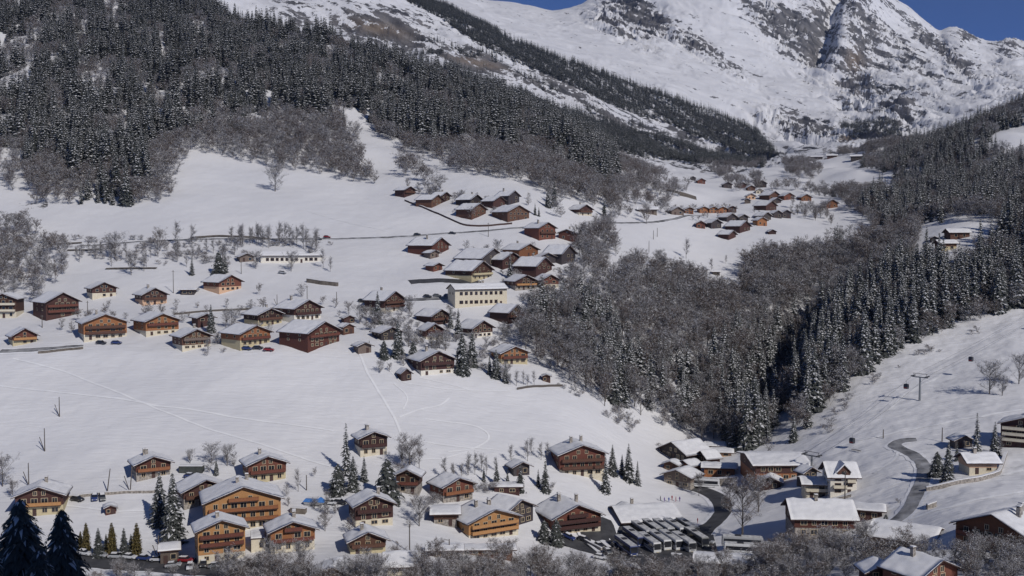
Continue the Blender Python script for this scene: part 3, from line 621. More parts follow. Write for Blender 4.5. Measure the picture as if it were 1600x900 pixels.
m = MB(); m.prism_y([(-2.5, e_ + 1.15), (0, e_ + 3.75), (2.5, e_ + 1.15), (2.5, e_ + 1.6), (0, e_ + 4.2), (-2.5, e_ + 1.6)], -.9, L_ * .47); m.build('dormer_snow', M['roofsnow'], dm_)
m = MB(); m.box(-.7, .7, -.3, -.2, e_ + .1, e_ + 1.6); m.build('pane', M['glass'], dm_)
balcony(o_, -W_ * .4, W_ * .1, e_ * .34, 1.2, 'cream'); balcony(o_, W_ * .12, W_ * .42, e_ * .67, 1.2, 'cream')
H_('hotel_annex', 1276, 779, 48, 22, 6, 2, 'c', None, 1, 'low cream annex with strip balcony joined to the white hotel', 'annex', axis='x', depth=9, chim=0, pit=12, rail='cream', wfr='brownwood')
H_('barn', 1288, 840, 104, 30, 14, 2, 'r', 's', 0, 'large barn with a huge square snow roof below the white hotel', 'barn', axis='x', depth=15, chim=1, pit=25, yaw=12)
H_('carport', 1357, 813, 54, 15, 0, 1, 'd', None, 0, 'open dark carport with flat snow roof right of the big barn', 'carport', axis='x', depth=7, chim=0, pit=3, doors=0)
H_('barn', 1405, 858, 104, 15, -30, 1, 'b', None, 0, 'long low snow-roofed barn behind the scrub at lower right', 'barn', axis='x', depth=15, chim=0, pit=17, yaw=-14)
H_('chalet', 1378, 915, 58, 22, 24, 2, 'd', None, 0, 'left roof of the pair cut off by the bottom right edge', chim=0, pit=24, dmin=200, ratio=1.0)
H_('chalet', 1466, 918, 66, 22, 76, 2, 'r', None, 0, 'red-gabled chalet under a large snow roof cut off by the bottom edge', chim=1, pit=24, dmin=200)
H_('chalet', 1552, 862, 124, 30, -70, 2, 'o', None, 1, 'wide orange-brown chalet with dark eaves at the lower right edge', chim=3, pit=22, rail='redwood', ratio=.9)
H_('house', 1536, 741, 52, 19, 20, 1, 'p', 'c', 0, 'cream cottage with a plain snow roof inside the walled corner on the right', 'cottage', axis='x', depth=8, chim=1, pit=25, yaw=24)
H_('chalet', 1506, 700, 34, 12, 14, 1, 'n', None, 0, 'dark-roofed hut behind the cream cottage', 'hut', chim=0, pit=26)
H_('apartment_building', 1600, 700, 78, 34, -10, 4, 'd', None, 3, 'brown and cream apartment block cut by the right edge of the photo', 'apartment building', chim=2, rail='cream', pit=18)
H_('shed', 173, 804, 22, 10, 2, 1, 'r', None, 0, 'tiny red-brown garden shed alone on the snowy lawn', 'garden shed', chim=0, pit=22)
H_('garage', 265, 880, 36, 20, 0, 1, 'g', None, 0, 'grey boarded garage beside the road with the parked cars', 'garage', axis='x', depth=7, chim=0, pit=12)
H_('building', 628, 912, 62, 28, 0, 2, 'c', None, 0, 'cream building mostly hidden by trees at the bottom edge', 'building', axis='x', depth=10, chim=0, pit=20, dmin=200)
H_('barn', 520, 915, 74, 16, -30, 1, 'b', None, 0, 'brown snow-roofed barn behind frosted branches at the bottom edge', 'barn', chim=0, dmin=200)
H_('shed', 1130, 900, 96, 20, 0, 1, 'g', None, 0, 'grey shed with a snow-covered flat roof in front of the two long buses', 'shed', axis='x', depth=8, chim=0, pit=10, dmin=200, doors=1)
H_('shed', 985, 905, 34, 14, 8, 1, 'g', None, 0, 'small grey-roofed shed among trees below the coach park', 'shed', chim=0, dmin=200)
H_('shed', 743, 868, 130, 9, 0, 1, 'b', None, 0, 'long narrow roof strip in front of the cream hotel', 'covered terrace', axis='x', depth=4, chim=0, pit=5, doors=0)
H_('shed', 695, 872, 62, 12, 0, 1, 'n', None, 0, 'dark shed with snow strip below the sloping track', 'shed', axis='x', depth=5, chim=0, pit=7, doors=0)
# ---- the middle village
H_('apartment_building', 6, 497, 46, 30, -14, 3, 'b', 'c', 2, 'tall brown and cream block cut by the left edge of the photo', 'apartment building', rail='cream', chim=0)
H_('chalet', 98, 496, 58, 25, 22, 3, 'd', None, 2, 'dark red-brown chalet on a snowy terrace with glazed gable, second from the left edge', rail='redwood', chim=0, pit=27)
H_('chalet', 163, 465, 45, 15, 10, 2, 'd', 'c', 0, 'small dark chalet with cream ground floor, highest on the left', chim=0, pit=24)
H_('chalet', 242, 476, 46, 16, 14, 2, 'd', 'p', 1, 'dark chalet with a peach ground floor left of the dark lean-to', chim=1, pit=26, rail='brownwood')
H_('chalet', 360, 455, 42, 15, 28, 2, 'r', 'p', 0, 'dark reddish chalet near the snowy spruces below the long white building', chim=0, pit=24)
H_('chalet', 39, 538, 46, 14, 8, 2, 'r', 'y', 1, 'small red-gabled chalet above the far left road', chim=0, pit=30, rail='honeywood')
H_('chalet', 165, 530, 76, 26, 10, 3, 'o', 'c', 2, 'large orange-brown chalet with three balcony levels above the snowfield', chim=1, rail='brownwood', ratio=.8)
H_('chalet', 254, 523, 60, 22, 22, 3, 'o', 'c', 1, 'orange-brown chalet directly right of the large three-balcony one', chim=0, rail='redwood')
H_('chalet', 307, 545, 54, 20, 18, 3, 'b', 'c', 1, 'brown chalet with white window bay at the top edge of the snowfield', chim=1, rail='greywood', pit=23)
H_('chalet', 399, 540, 56, 20, 34, 2, 'o', 'y', 1, 'orange chalet with parked cars in front, mid snowfield edge', chim=0, rail='redwood')
H_('chalet', 422, 508, 46, 17, 26, 2, 'd', 'y', 1, 'dark chalet with a yellow ground floor behind the orange one', chim=1, rail='brownwood')
H_('chalet', 481, 501, 50, 20, 34, 2, 'd', 'w', 1, 'dark chalet with a white ground floor beside a tall pole', chim=1, rail='darkwood', pit=24)
H_('chalet', 506, 541, 58, 23, 50, 3, 'r', None, 1, 'deep dark-red chalet with a long grey roof side at the snowfield edge', chim=0, rail='redwood', pit=23)
H_('chalet', 322, 510, 34, 14, 12, 2, 'd', None, 0, 'small dark chalet hidden behind the spruce in the middle row', chim=0)
H_('chalet', 616, 486, 38, 18, 36, 3, 'd', 'c', 2, 'cream-walled chalet with dark gable above the clump of frosted trees', chim=1, rail='brownwood', pit=28)
H_('chalet', 684, 585, 64, 23, 28, 3, 'd', 'w', 1, 'big dark chalet with a white ground floor of five openings above the ski tracks', chim=1, rail='darkwood', pit=24, ratio=1.0)
H_('hut', 635, 595, 22, 12, 8, 1, 'd', None, 0, 'tiny dark hut left of the big white-based chalet', 'hut', chim=0, pit=36)
H_('chalet', 679, 531, 36, 16, 14, 3, 'r', 'c', 1, 'cream chalet with a red diamond-boarded gable in the frosted grove', chim=0, rail='darkwood', pit=30)
H_('chalet', 688, 507, 36, 14, 28, 2, 'd', None, 1, 'brown chalet just below the long cream hotel, to its left', chim=0, rail='brownwood', pit=25)
H_('chalet', 754, 527, 40, 15, 28, 2, 'd', 'w', 0, 'dark chalet with white base and two square windows below the long hotel', chim=0, pit=27)
H_('chalet', 804, 569, 52, 18, 20, 2, 'o', 'y', 1, 'orange chalet with pale base at the edge of the gorge wood', chim=0, rail='redwood', pit=22)
H_('chalet', 806, 503, 30, 16, 34, 2, 'd', None, 1, 'dark red-brown chalet right of the long hotel by the first spruces', chim=0, rail='brownwood', pit=27)
H_('hotel', 752, 478, 90, 27, 20, 2, 'c', None, 0, 'long cream hotel with two rows of square windows', 'hotel', axis='x', depth=10, chim=2, pit=22, yaw=22, wfr='brownwood', fo=.6)
H_('chalet', 822, 453, 42, 14, 20, 2, 'd', 's', 1, 'dark chalet with a yellow balcony above the gorge wood', chim=0, rail='honeywood', pit=24)
H_('chalet', 860, 451, 34, 14, 16, 2, 'r', 'c', 0, 'cream-based red chalet at the edge of the gorge wood, right end of its row', chim=0, pit=26)
H_('chalet', 753, 437, 38, 15, 46, 2, 'b', 'y', 1, 'yellow-walled chalet directly above the long cream hotel', chim=0, rail='yellow', pit=26)
H_('chalet', 770, 415, 42, 12, 46, 1, 'n', None, 0, 'blackish chalet with a bright roof above the yellow-walled chalet, left of a frosted conifer', chim=0, pit=26)
H_('chalet', 800, 417, 36, 12, 30, 1, 'd', None, 0, 'blackish chalet behind the frosted conifer', chim=0, pit=26)
H_('chalet', 850, 428, 30, 13, 56, 2, 'd', None, 0, 'dark chalet with long white roof side above the two end chalets', chim=1, pit=28)
H_('chalet', 826, 401, 34, 11, 30, 1, 'o', None, 0, 'orange chalet with joined wing in the upper part of the middle village', chim=1, pit=22)
H_('chalet', 856, 411, 32, 10, 10, 1, 'n', None, 0, 'low dark-gabled chalet right of the orange winged one', chim=0, pit=22)
H_('chalet', 888, 411, 26, 15, 34, 2, 'n', None, 0, 'dark steep-roofed house at the right end by the leafless trees', chim=0, pit=32)
H_('chalet', 688, 396, 30, 13, 42, 2, 'r', None, 0, 'red chalet standing alone beside the white meadow', chim=1, pit=24)
H_('barn', 679, 403, 18, 8, 14, 1, 'g', None, 0, 'small grey barn in front of the lone red chalet', 'barn', chim=0, pit=22)
H_('chalet', 684, 423, 20, 8, 16, 1, 'r', None, 0, 'small red outbuilding below the lone red chalet', 'outbuilding', chim=0, pit=20)
H_('barn', 545, 522, 22, 11, 12, 1, 'b', None, 0, 'small brown barn right of the deep dark-red chalet', 'barn', chim=0, pit=24)
H_('barn', 546, 505, 22, 8, 6, 1, 'd', None, 0, 'small dark barn half hidden above the brown one', 'barn', chim=0, pit=22)
H_('barn', 570, 552, 30, 12, 10, 1, 'g', None, 0, 'open grey timber barn on the snowfield edge', 'barn', chim=0, pit=22)
H_('chalet', 612, 531, 42, 12, 18, 2, 'n', None, 0, 'dark chalet hidden behind tall frosted trees', chim=0, pit=22)
H_('hut', 854, 597, 18, 9, 0, 1, 'b', None, 0, 'little brown hut by the fence at the corner of the terrace', 'hut', chim=0, pit=20)
H_('long_building', 456, 411, 104, 12, 0, 1, 'w', None, 0, 'long white single-storey building below the upper road', 'building', axis='x', depth=10, chim=0, pit=20, wfr='brownwood', fo=.5)
H_('hut', 386, 409, 28, 8, 6, 1, 'g', None, 0, 'grey hut at the left end of the long white building', 'hut', chim=0, pit=22)
H_('shed', 293, 461, 30, 8, -6, 1, 'n', None, 0, 'open dark lean-to right of the peach-based chalet', 'lean-to', axis='x', depth=5, chim=0, pit=8, doors=0)
H_('chalet', 855, 374, 30, 18, 32, 2, 'r', None, 1, 'large red chalet with wide grey roof by the upper road', chim=1, rail='brownwood', pit=25, ratio=1.2)
H_('chalet', 886, 376, 32, 12, -8, 1, 'r', None, 0, 'red annex touching the large red roadside chalet', 'annex', chim=1, pit=20)
# ---- the upper hamlet below the forest
H_('chalet', 640, 306, 20, 9, 18, 2, 'd', None, 1, 'brown chalet at the top left end of the upper hamlet', chim=1, rail='roof_snow' if 0 else 'brownwood', pit=24)
H_('chalet', 683, 321, 20, 9, 32, 2, 'b', None, 0, 'long brown chalet beside the dark field wall', chim=0, pit=24)
H_('chalet', 696, 315, 17, 9, 20, 2, 'd', None, 0, 'dark chalet behind the long brown one in the upper hamlet', chim=1, pit=26)
H_('chalet', 748, 339, 26, 12, 28, 2, 'b', None, 0, 'brown chalet in front of the round frosted bush in the upper hamlet', chim=0, pit=26)
H_('chalet', 744, 320, 22, 8, 26, 1, 'n', None, 0, 'black chalet in the middle of the upper hamlet', chim=1, pit=26)
H_('chalet', 780, 323, 22, 9, 22, 1, 'd', None, 0, 'dark chalet right of the black one in the upper hamlet', chim=0, pit=26)
H_('chalet', 803, 318, 20, 12, 24, 2, 'n', None, 0, 'highest dark chalet at the right end of the upper hamlet', chim=1, pit=28)
H_('chalet', 810, 344, 38, 13, 28, 2, 'b', None, 0, 'broad brown chalet at the right foot of the upper hamlet', chim=0, pit=24)
H_('chalet', 915, 337, 24, 10, 20, 2, 'd', 'c', 1, 'lone dark chalet with a white terrace between wood and bare trees', chim=1, rail='brownwood', pit=26)
H_('chalet', 1012, 334, 34, 7, 0, 1, 'g', None, 0, 'grey hut half hidden behind bare trees by the upper road', 'hut', axis='x', depth=7, chim=0, pit=25)
# ---- the far hamlet
for k, (x_, y_, lb) in enumerate(((1077, 334, 'leftmost orange house of the far joined row'), (1100, 333, 'second orange house from the left in the far joined row'), (1115, 333, 'middle orange house of the far joined row'), (1129, 333, 'fourth orange house from the left in the far joined row'), (1144, 332, 'rightmost and darkest house of the far joined row'))):
    H_('row_house', x_, y_, 17, 7, 6, 2, 'o' if k < 4 else 'd', None, 0, lb, 'row house', chim=1, pit=22, group='joined orange row houses in the far hamlet')
FARH = [(1059,336,20,7,10,'g','grey barn at the left end of the far orange row','barn'), (1095,357,16,8,2,'r','reddish chalet in front of the far orange row','chalet'),
 (1119,357,17,9,14,'n','dark steep chalet right of the reddish one in the far hamlet','chalet'), (1143,347,16,8,16,'n','left of two dark twin chalets below the far orange row','chalet'),
 (1162,347,15,8,8,'n','right of two dark twin chalets below the far orange row','chalet'), (1164,362,16,9,34,'d','long dark red chalet in the front of the far hamlet','chalet'),
 (1144,373,12,7,22,'d','lowest chalet of the far hamlet, dark with a lean-to','chalet'), (1191,353,16,9,10,'o','single orange chalet in the front of the far hamlet','chalet'),
 (1198,344,14,7,16,'n','black chalet just above the single orange one','chalet'), (1215,341,14,8,10,'n','left half of the dark double chalet in the far hamlet','chalet'),
 (1229,341,15,9,6,'n','right half of the dark double chalet in the far hamlet','chalet'), (1205,329,16,8,22,'d','dark chalet with long roof in the upper right of the far hamlet','chalet'),
 (1214,318,14,5,8,'n','low blackish chalet above the dark long-roofed one','chalet'), (1210,312,16,7,18,'b','brown chalet at the back of the far hamlet','chalet'),
 (1233,312,16,6,10,'r','red chalet at the back right of the far hamlet','chalet'), (1260,314,16,6,8,'o','small orange chalet right of the back row','chalet'),
 (1300,325,18,8,10,'o','bright orange chalet standing apart on the far knoll','chalet'), (1207,366,12,4,4,'d','tiny hut on the open slope below the far hamlet','hut'),
 (1137,294,14,6,4,'n','leftmost dark barn of the high back cluster','barn'), (1160,294,13,6,4,'d','second barn of the high back cluster','barn'), (1174,298,13,5,4,'b','brown barn in the middle of the high back cluster','barn'),
 (1190,293,16,7,4,'n','biggest blackish barn of the high back cluster','barn'), (1187,303,13,5,0,'c','pale-walled house below the high back cluster','house'), (1174,312,14,6,4,'p','peach-walled house by the bare trees of the far hamlet','house'),
 (1096,287,13,5,4,'r','red cabin beside the wood far up the left slope','cabin'), (1083,282,9,4,0,'n','tiny dark cabin left of the red cabin on the far slope','cabin'),
 (1168,318,10,5,0,'g','greyish cabin behind bare trees in the far hamlet','cabin')]
for x_, y_, w_, h_, s_, m_, lb, ct in FARH: H_(ct, x_, y_, w_ * 1.15, h_, s_, 1, m_, None, 0, lb, ct, chim=0, pit=27, snow_t=.5)
H_('barn', 1275, 249, 22, 4, 0, 1, 'n', None, 0, 'left long dark barn on the highest meadow', 'barn', axis='x', depth=8, chim=0, pit=22, doors=0)
H_('barn', 1300, 247, 18, 4, 0, 1, 'd', None, 0, 'right long dark barn on the highest meadow', 'barn', axis='x', depth=8, chim=0, pit=22, doors=0)
H_('barn', 1338, 251, 20, 7, 0, 1, 'n', None, 0, 'dark barn near the shaded wood edge on the highest meadow', 'barn', axis='x', depth=8, chim=0, pit=24, doors=0)
H_('barn', 1500, 373, 34, 10, 10, 1, 'b', None, 0, 'upper brown hay barn with bright roof in the right-hand clearing', 'hay barn', axis='x', depth=9, chim=0, pit=24, yaw=24, doors=0)
H_('barn', 1482, 391, 30, 11, 10, 1, 'b', 'y', 0, 'lower hay barn with pale lower wall in the right-hand clearing', 'hay barn', axis='x', depth=8, chim=0, pit=22, yaw=24, doors=0)
H_('hut', 1460, 378, 14, 6, 2, 1, 'n', None, 0, 'tiny dark hut left of the two hay barns', 'hut', chim=0, pit=24)
H_('hut', 1119, 430, 15, 5, 0, 1, 'n', None, 0, 'lone dark hut at the bottom of the sloping meadow beside bare trees', 'hut', axis='x', depth=4, chim=0, pit=20, doors=0)
H_('hut', 934, 196, 9, 4, 0, 1, 'n', None, 0, 'lone black cabin on the high white clearing', 'cabin', axis='x', depth=8, chim=0, pit=22, doors=0)
H_('hut', 888, 188, 7, 3, 0, 1, 'r', None, 0, 'tiny reddish cabin left of the black cabin on the high clearing', 'cabin', axis='x', depth=8, chim=0, pit=22, doors=0)
# ------------------------------------------------------------------ roads, tracks, walls
def densify(pts, step):
    P = [Vector(cast(*p)).xy for p in pts]; out = []
    for a, b in zip(P, P[1:]):
        n = max(1, int((b - a).length / step)); out += [a.lerp(b, i / n) for i in range(n)]
    out.append(P[-1])
    for _ in range(6): out = [out[0]] + [(out[i - 1] + out[i] * 2 + out[i + 1]) / 4 for i in range(1, len(out) - 1)] + [out[-1]]
    return out
def ribbon(name, pts, width, mt, dz=0.14, step=2.0, take=True, nx=4, wob=0.0, mesh_only=False):
    P = densify(pts, step); v = []; f = []
    for i, p in enumerate(P):
        t = (P[min(i + 1, len(P) - 1)] - P[max(i - 1, 0)]).normalized(); n = Vector((-t.y, t.x))
        w_ = width * (1 + wob * random.uniform(-1, 1))
        for k in range(nx + 1):
            q = p + n * w_ * (k / nx - .5); v.append((q.x, q.y, float(H(q.x, q.y)) + dz))
        if take: TAKEN.append((p.x, p.y, width * .55))
    for i in range(len(P) - 1):
        for k in range(nx):
            a = i * (nx + 1) + k; f.append((a, a + 1, a + nx + 2, a + nx + 1))
    me = bpy.data.meshes.new(name); me.from_pydata(v, [], f); me.materials.append(M[mt]); me.update()
    o = bpy.data.objects.new(name, me); COL.objects.link(o); tag(o, kind='structure'); return o
M['track'] = mat('packed_white_snow', (0.85, 0.85, 0.86), 0.6)
M['verge'] = mat('ploughed_snow', (0.82, 0.82, 0.84), 0.7, 0.08, 1.0, bump=0.8)
M['bareground'] = mat('bare_ground', (0.14, 0.12, 0.1), 0.9, 0.4, 0.6)
ROADS = [('road', [(60,876),(130,874),(250,881),(340,888),(440,893),(520,896)], 11), ('road', [(120,385),(300,374),(400,374),(510,373),(660,368),(760,361),(830,356)], 3.2),
 ('road', [(1432,687),(1395,689),(1392,697),(1425,709),(1445,728),(1443,750),(1430,776),(1420,802),(1398,815)], 4.4),
 ('road', [(1060,757),(1090,763),(1112,771),(1128,783),(1132,799),(1118,816),(1098,832),(1090,850)], 6), ('road', [(0,549),(60,547),(130,541)], 3.5),
 ('parking_lot', [(935,866),(1010,861),(1120,857)], 50), ('road', [(640,441),(690,438),(752,443)], 7), ('road', [(935,349),(1000,348),(1060,341),(1100,337)], 3),
 ('road', [(870,838),(900,850),(940,862)], 8), ('road', [(560,472),(620,470),(700,466)], 4)]
for nm, pts, wd in ROADS:
    if pts[0][0] != 870: g = ribbon(nm, pts, wd + (2.5 if nm == 'road' else 1), 'verge', .10, wob=.12); g.name = 'road_verge'
    ribbon(nm, pts, wd, 'slushroad' if wd < 4.5 else 'asphalt', .16, wob=.05)
for k, (pts, wd) in enumerate([([(20,560),(100,580),(200,620),(250,641),(330,672),(440,705),(520,730)], .8), ([(-10,602),(100,614),(200,625),(235,633),(300,640),(400,657),(520,673)], .9), ([(560,549),(575,585),(600,625),(618,655),(628,682)], .9),
  ([(702,622),(690,634),(650,641),(624,652)], .7), ([(664,655),(740,664),(766,676),(766,688),(738,703),(700,706)], .7), ([(612,582),(625,598),(670,604),(700,609),(800,612)], .6), ([(660,690),(700,697),(740,700),(780,703)], .6),
  ([(655,718),(700,716),(730,706)], .6), ([(1262,684),(1330,664),(1390,640),(1412,616),(1470,588)], 1.0), ([(1300,700),(1400,676),(1480,660),(1600,640)], 1.2), ([(1360,808),(1450,775),(1600,735)], 1.3), ([(1420,812),(1500,790),(1600,768)], 1.3), ([(1255,700),(1275,690),(1300,688)], .8),
  ([(1365,740),(1400,716),(1405,700)], 1.0), ([(1360,775),(1410,752),(1430,748)], 1.0), ([(1440,770),(1500,755),(1600,725)], .9), ([(105,790),(180,800),(240,797)], 1.0), ([(480,330),(560,352),(600,360)], .5), ([(655,590),(700,600),(735,610)], .5), ([(616,600),(640,620),(630,640)],.5)]):
    ribbon('track', pts, wd, 'track', .10, 1.5, False, 1)
for pts in ([(1042,297),(1062,302),(1088,309)], [(1062,303),(1088,310)]): ribbon('bare_ground', pts, 6 if len(pts) == 3 else 9, 'bareground', .2, 3, False)
for pts, wd in (([(300,372),(340,369),(390,371),(420,374)], 3.4), ([(105,392),(155,391)], 2.5), ([(165,421),(245,420)], 2.2), ([(88,382),(128,380)], 2.2), ([(1330,704),(1345,707)], .5)): ribbon('dark_bank', pts, wd, 'bareground', .5, 3, False)  # narrow dark strips draped along the banks
def wall(name, pts, h, th, label, mt='stone', snow=.22, cat='wall', up=0.0):
    P = densify(pts, 2.5); 
    o = empty(name, (P[0].x, P[0].y, float(H(P[0].x, P[0].y))), 0, label, cat); z0 = o.location
    m, sn = MB(), MB()
    def strip(mb, a, b, w_):
        v = []; f = []
        for i, p in enumerate(P):
            t = (P[min(i + 1, len(P) - 1)] - P[max(i - 1, 0)]).normalized(); n = Vector((-t.y, t.x)) * w_ / 2; z = float(H(p.x, p.y)) - z0.z
            for q, zz in ((p + n, z + a), (p - n, z + a), (p - n, z + b), (p + n, z + b)): v.append((q.x - z0.x, q.y - z0.y, zz))
        for i in range(len(P) - 1):
            for k in range(4): f.append((4*i + k, 4*i + (k + 1) % 4, 4*i + 4 + (k + 1) % 4, 4*i + 4 + k))
        f += [(0, 3, 2, 1), tuple(4 * (len(P) - 1) + k for k in range(4))]; mb.add(v, f)
    strip(m, -1, h, th); m.build('wall_body', M[mt], o)
    if snow: strip(sn, h + .003, h + snow, th * 1.15); sn.build('snow_cap', M['snow'], o)
    return o
wall('stone_wall', [(1447,768),(1500,758),(1552,747),(1562,744),(1566,728),(1572,712)], 1.3, .8, 'snow-capped stone wall cornering round the cream cottage')
wall('field_wall', [(633,314),(680,333),(728,354),(760,354),(800,350)], 1.0, .9, 'dark wall bending down the meadow below the upper hamlet', 'fascia', .12)
wall('stone_wall', [(105,779),(170,772),(248,769)], .8, .6, 'low stone wall beside the drive at the lower left', snow=.15)
wall('stone_wall', [(480,441),(500,445),(528,447)], 1.9, 1.2, 'short dark stone wall above the middle snowfield', 'bareground', .12)
wall('stone_wall', [(1090,757),(1120,759),(1150,757)], 2.6, 1.0, 'tall retaining wall under the orange terrace building', snow=.35)
wall('stone_wall', [(130,545),(100,549),(60,552)], .9, .8, 'dark bank wall beside the far left road', 'bareground', .1)
wall('hedge', [(281,737),(318,737)], 2.0, 2.0, 'clipped dark hedge with a flat snow top right of the red-brown chalet', 'needle', .3, 'hedge')
wall('fence', [(808,609),(880,604)], .9, .12, 'thin wooden fence along the terrace edge above the gorge', 'pole', 0, 'fence')
wall('stone_wall', [(1288,786),(1210,786),(1330,776)][::2], .9, .8, 'pale garden wall in front of the white hotel', snow=.15)
wall('fence', [(272,492),(340,486),(432,483)], .9, .25, 'dark garden fence running behind the middle row of chalets', 'pole', .08, 'fence')
wall('stone_wall', [(905,842),(925,852),(940,862)], 1.1, .5, 'grey parapet of the ramp beside the large red chalet', snow=.15)
wall('stone_wall', [(1448,796),(1462,791)], 1.4, 1.0, 'short snowy wall at the foot of the winding road', snow=.3)
wall('hedge', [(455,800),(478,802)], 1.5, 1.5, 'straw-coloured hedge right of the biggest orange apartment chalet', 'bareground', .15, 'hedge')
# ------------------------------------------------------------------ vehicles
def carpaint(c): return mat('car_paint', c, 0.35)
PAINT = dict(white=carpaint((.6, .61, .63)), silver=carpaint((.35, .36, .38)), dark=carpaint((.025, .027, .035)), blue=carpaint((.03, .05, .16)), red=carpaint((.25, .02, .025)), grey=carpaint((.12, .125, .13)))
M['lamp'] = mat('lamp_glass', (.7, .7, .68), .2); M['redlamp'] = mat('red_lamp_glass', (.4, .02, .02), .2)
def wheel(o, x, y, r, wd):
    m = MB(); m.tube((x - wd / 2, y, r), (x + wd / 2, y, r), r, r, 12); wh = m.build('wheel', M['tyre'], o)
    m = MB(); s = 1 if x > 0 else -1; m.tube((x + s * (wd / 2 + .002), y, r), (x + s * (wd / 2 + .02), y, r), r * .58, r * .55, 10); m.build('rim', M['steel'], wh)
def vehicle_pose(o, x, y, yaw):
    c, s = math.cos(yaw), math.sin(yaw); hx, hy = float(H(x + s * 1.3, y - c * 1.3)) , float(H(x - s * 1.3, y + c * 1.3))
    o.rotation_euler = (-math.atan2(hx - hy, 2.6), 0, yaw)
def make_car(paint):
    o = empty('parked_car', (0, 0, 0)); m = MB(); hw = .86
    prof = [(-2.1, .3), (2.1, .3), (2.12, .75), (1.9, .92), (1.0, .98), (-1.55, 1.0), (-2.05, .92), (-2.12, .6)]   # y, z ; front at -y
    prof = [(y, z) for y, z in [(2.1, .3), (2.12, .85), (1.6, 1.0), (-.95, .98), (-1.9, .86), (-2.1, .65), (-2.1, .3)]]
    m.prism_x(prof[::-1], -hw, hw); b = m.build('body', PAINT[paint], o); bv = b.modifiers.new('soft', 'BEVEL'); bv.width = .1; bv.segments = 2
    m = MB(); m.prism_x([(-1.0, .96), (-.35, 1.4), (1.3, 1.42), (1.95, .98)], -.72, .72); m.build('windows', M['glass'], o)
    m = MB(); m.box(-.66, .66, -.3, 1.25, 1.405, 1.47); rf = m.build('roof', PAINT[paint], o); m = MB(); m.box(-.62, .62, -.25, 1.2, 1.473, 1.56); m.build('snow_cap', M['snow'], rf)
    for sx in (-1, 1):
        for sy in (-1.3, 1.3): wheel(o, sx * .8, sy, .32, .2)
        m = MB(); m.box(sx * .62 - .18, sx * .62 + .18, -2.16, -2.05, .62, .76); m.build('headlight', M['lamp'], o)
        m = MB(); m.box(sx * .66 - .12, sx * .66 + .12, 2.07, 2.16, .68, .84); m.build('tail_light', M['redlamp'], o)
    return o
def copy_tree(o, parent=None):
    c = o.copy(); COL.objects.link(c); c.parent = parent
    for ch in o.children: copy_tree(ch, c)
    return c
CARS = {}
def car(px, py, paint, yaw, label, group=None, dmin=225):
    if paint in CARS: o = copy_tree(CARS[paint])
    else: o = CARS[paint] = make_car(paint)
    X, Y, Z = cast(px, py, dmin); o.location = (X, Y, Z + .2); vehicle_pose(o, X, Y, R(yaw)); tag(o, label, 'car', group); TAKEN.append((X, Y, 3)); return o
rowc = [(131,868,'white','white car at the left end of the bottom row, beside the shaded spruce'), (155,871,'silver','silver snow-roofed car under the second brown thuja'), (181,873,'silver','silver car left of the white one under the thujas'), (202,874,'white','white car under the rightmost thujas in the bottom row'),
 (226,876,'blue','dark blue car in the bottom row'), (247,878,'white','white car just left of the grey boarded garage'), (271,887,'silver','silver car in front of the grey boarded garage'), (291,879,'red','red car right of the grey boarded garage'),
 (297,889,'white','white car at the front near the tall narrow apartment chalet'), (318,885,'dark','black car below the tall narrow apartment chalet'), (338,888,'grey','grey car at the right end of the bottom row')]
for x_, y_, c_, l_ in rowc: car(x_, y_, c_, random.choice((78, 84, 96, 12)), l_, 'cars parked along the bottom road')
for x_, y_, c_, a_, l_ in ((121,783,'dark',70,'black car on the drive right of the far left chalet'), (148,780,'blue',20,'dark blue car beside a grey one on the drive'), (160,780,'grey',25,'grey car right of the dark blue one on the drive'),
 (298,747,'blue',80,'blue car under the clipped hedge'), (516,789,'white',80,'white car between the blue tarpaulin and the dark chalet'), (531,788,'dark',80,'black car beside the dark chalet with cream ground floor'),
 (386,547,'blue',75,'dark blue car at the left below the orange chalet on the snowfield edge'), (403,546,'dark',80,'black car in the middle below the orange chalet on the snowfield edge'), (420,549,'red',85,'dark red car at the right below the orange chalet on the snowfield edge'),
 (158,538,'dark',80,'black car left of the blue one below the large three-balcony chalet'), (182,538,'blue',85,'blue car below the large three-balcony chalet'),
 (668,465,'dark',88,'leftmost dark car on the lane left of the long cream hotel'), (683,464,'grey',88,'grey car in the middle of the lane left of the long cream hotel'), (700,464,'blue',85,'dark blue car closest to the long cream hotel'),
 (566,472,'dark',85,'black car at the left end of the village lane'), (584,471,'grey',85,'grey car left of the cream chalet with dark gable'),
 (511,372,'red',84,'red car driving on the upper road right of the bare trees'), (652,368,'dark',86,'black car on the upper road, left of another black car'), (707,366,'dark',86,'black car on the upper road below the bend of the field wall'), (303,374,'dark',86,'dark car at the left end of the upper road cutting'),
 (441,428,'silver',75,'snow-covered silver car alone below the long white building'), (1228,840,'white',70,'white van-like car at the left corner of the big barn'),
 (888,842,'blue',60,'dark blue car close to the front of the large red chalet'), (912,846,'dark',65,'black car on the ramp of the large red chalet'), (936,856,'dark',20,'black car at the left edge of the coach park'), (950,866,'grey',15,'grey car in the left corner of the coach park'),
 (938,874,'white',70,'white car low at the left edge of the coach park'), (962,856,'dark',15,'black car next to the leftmost coach'), (1106,851,'silver',60,'silver car on the road bend right of the coaches'), (498,375,'grey',84,'grey car under the bare roadside trees')):
    car(x_, y_, c_, a_, l_)
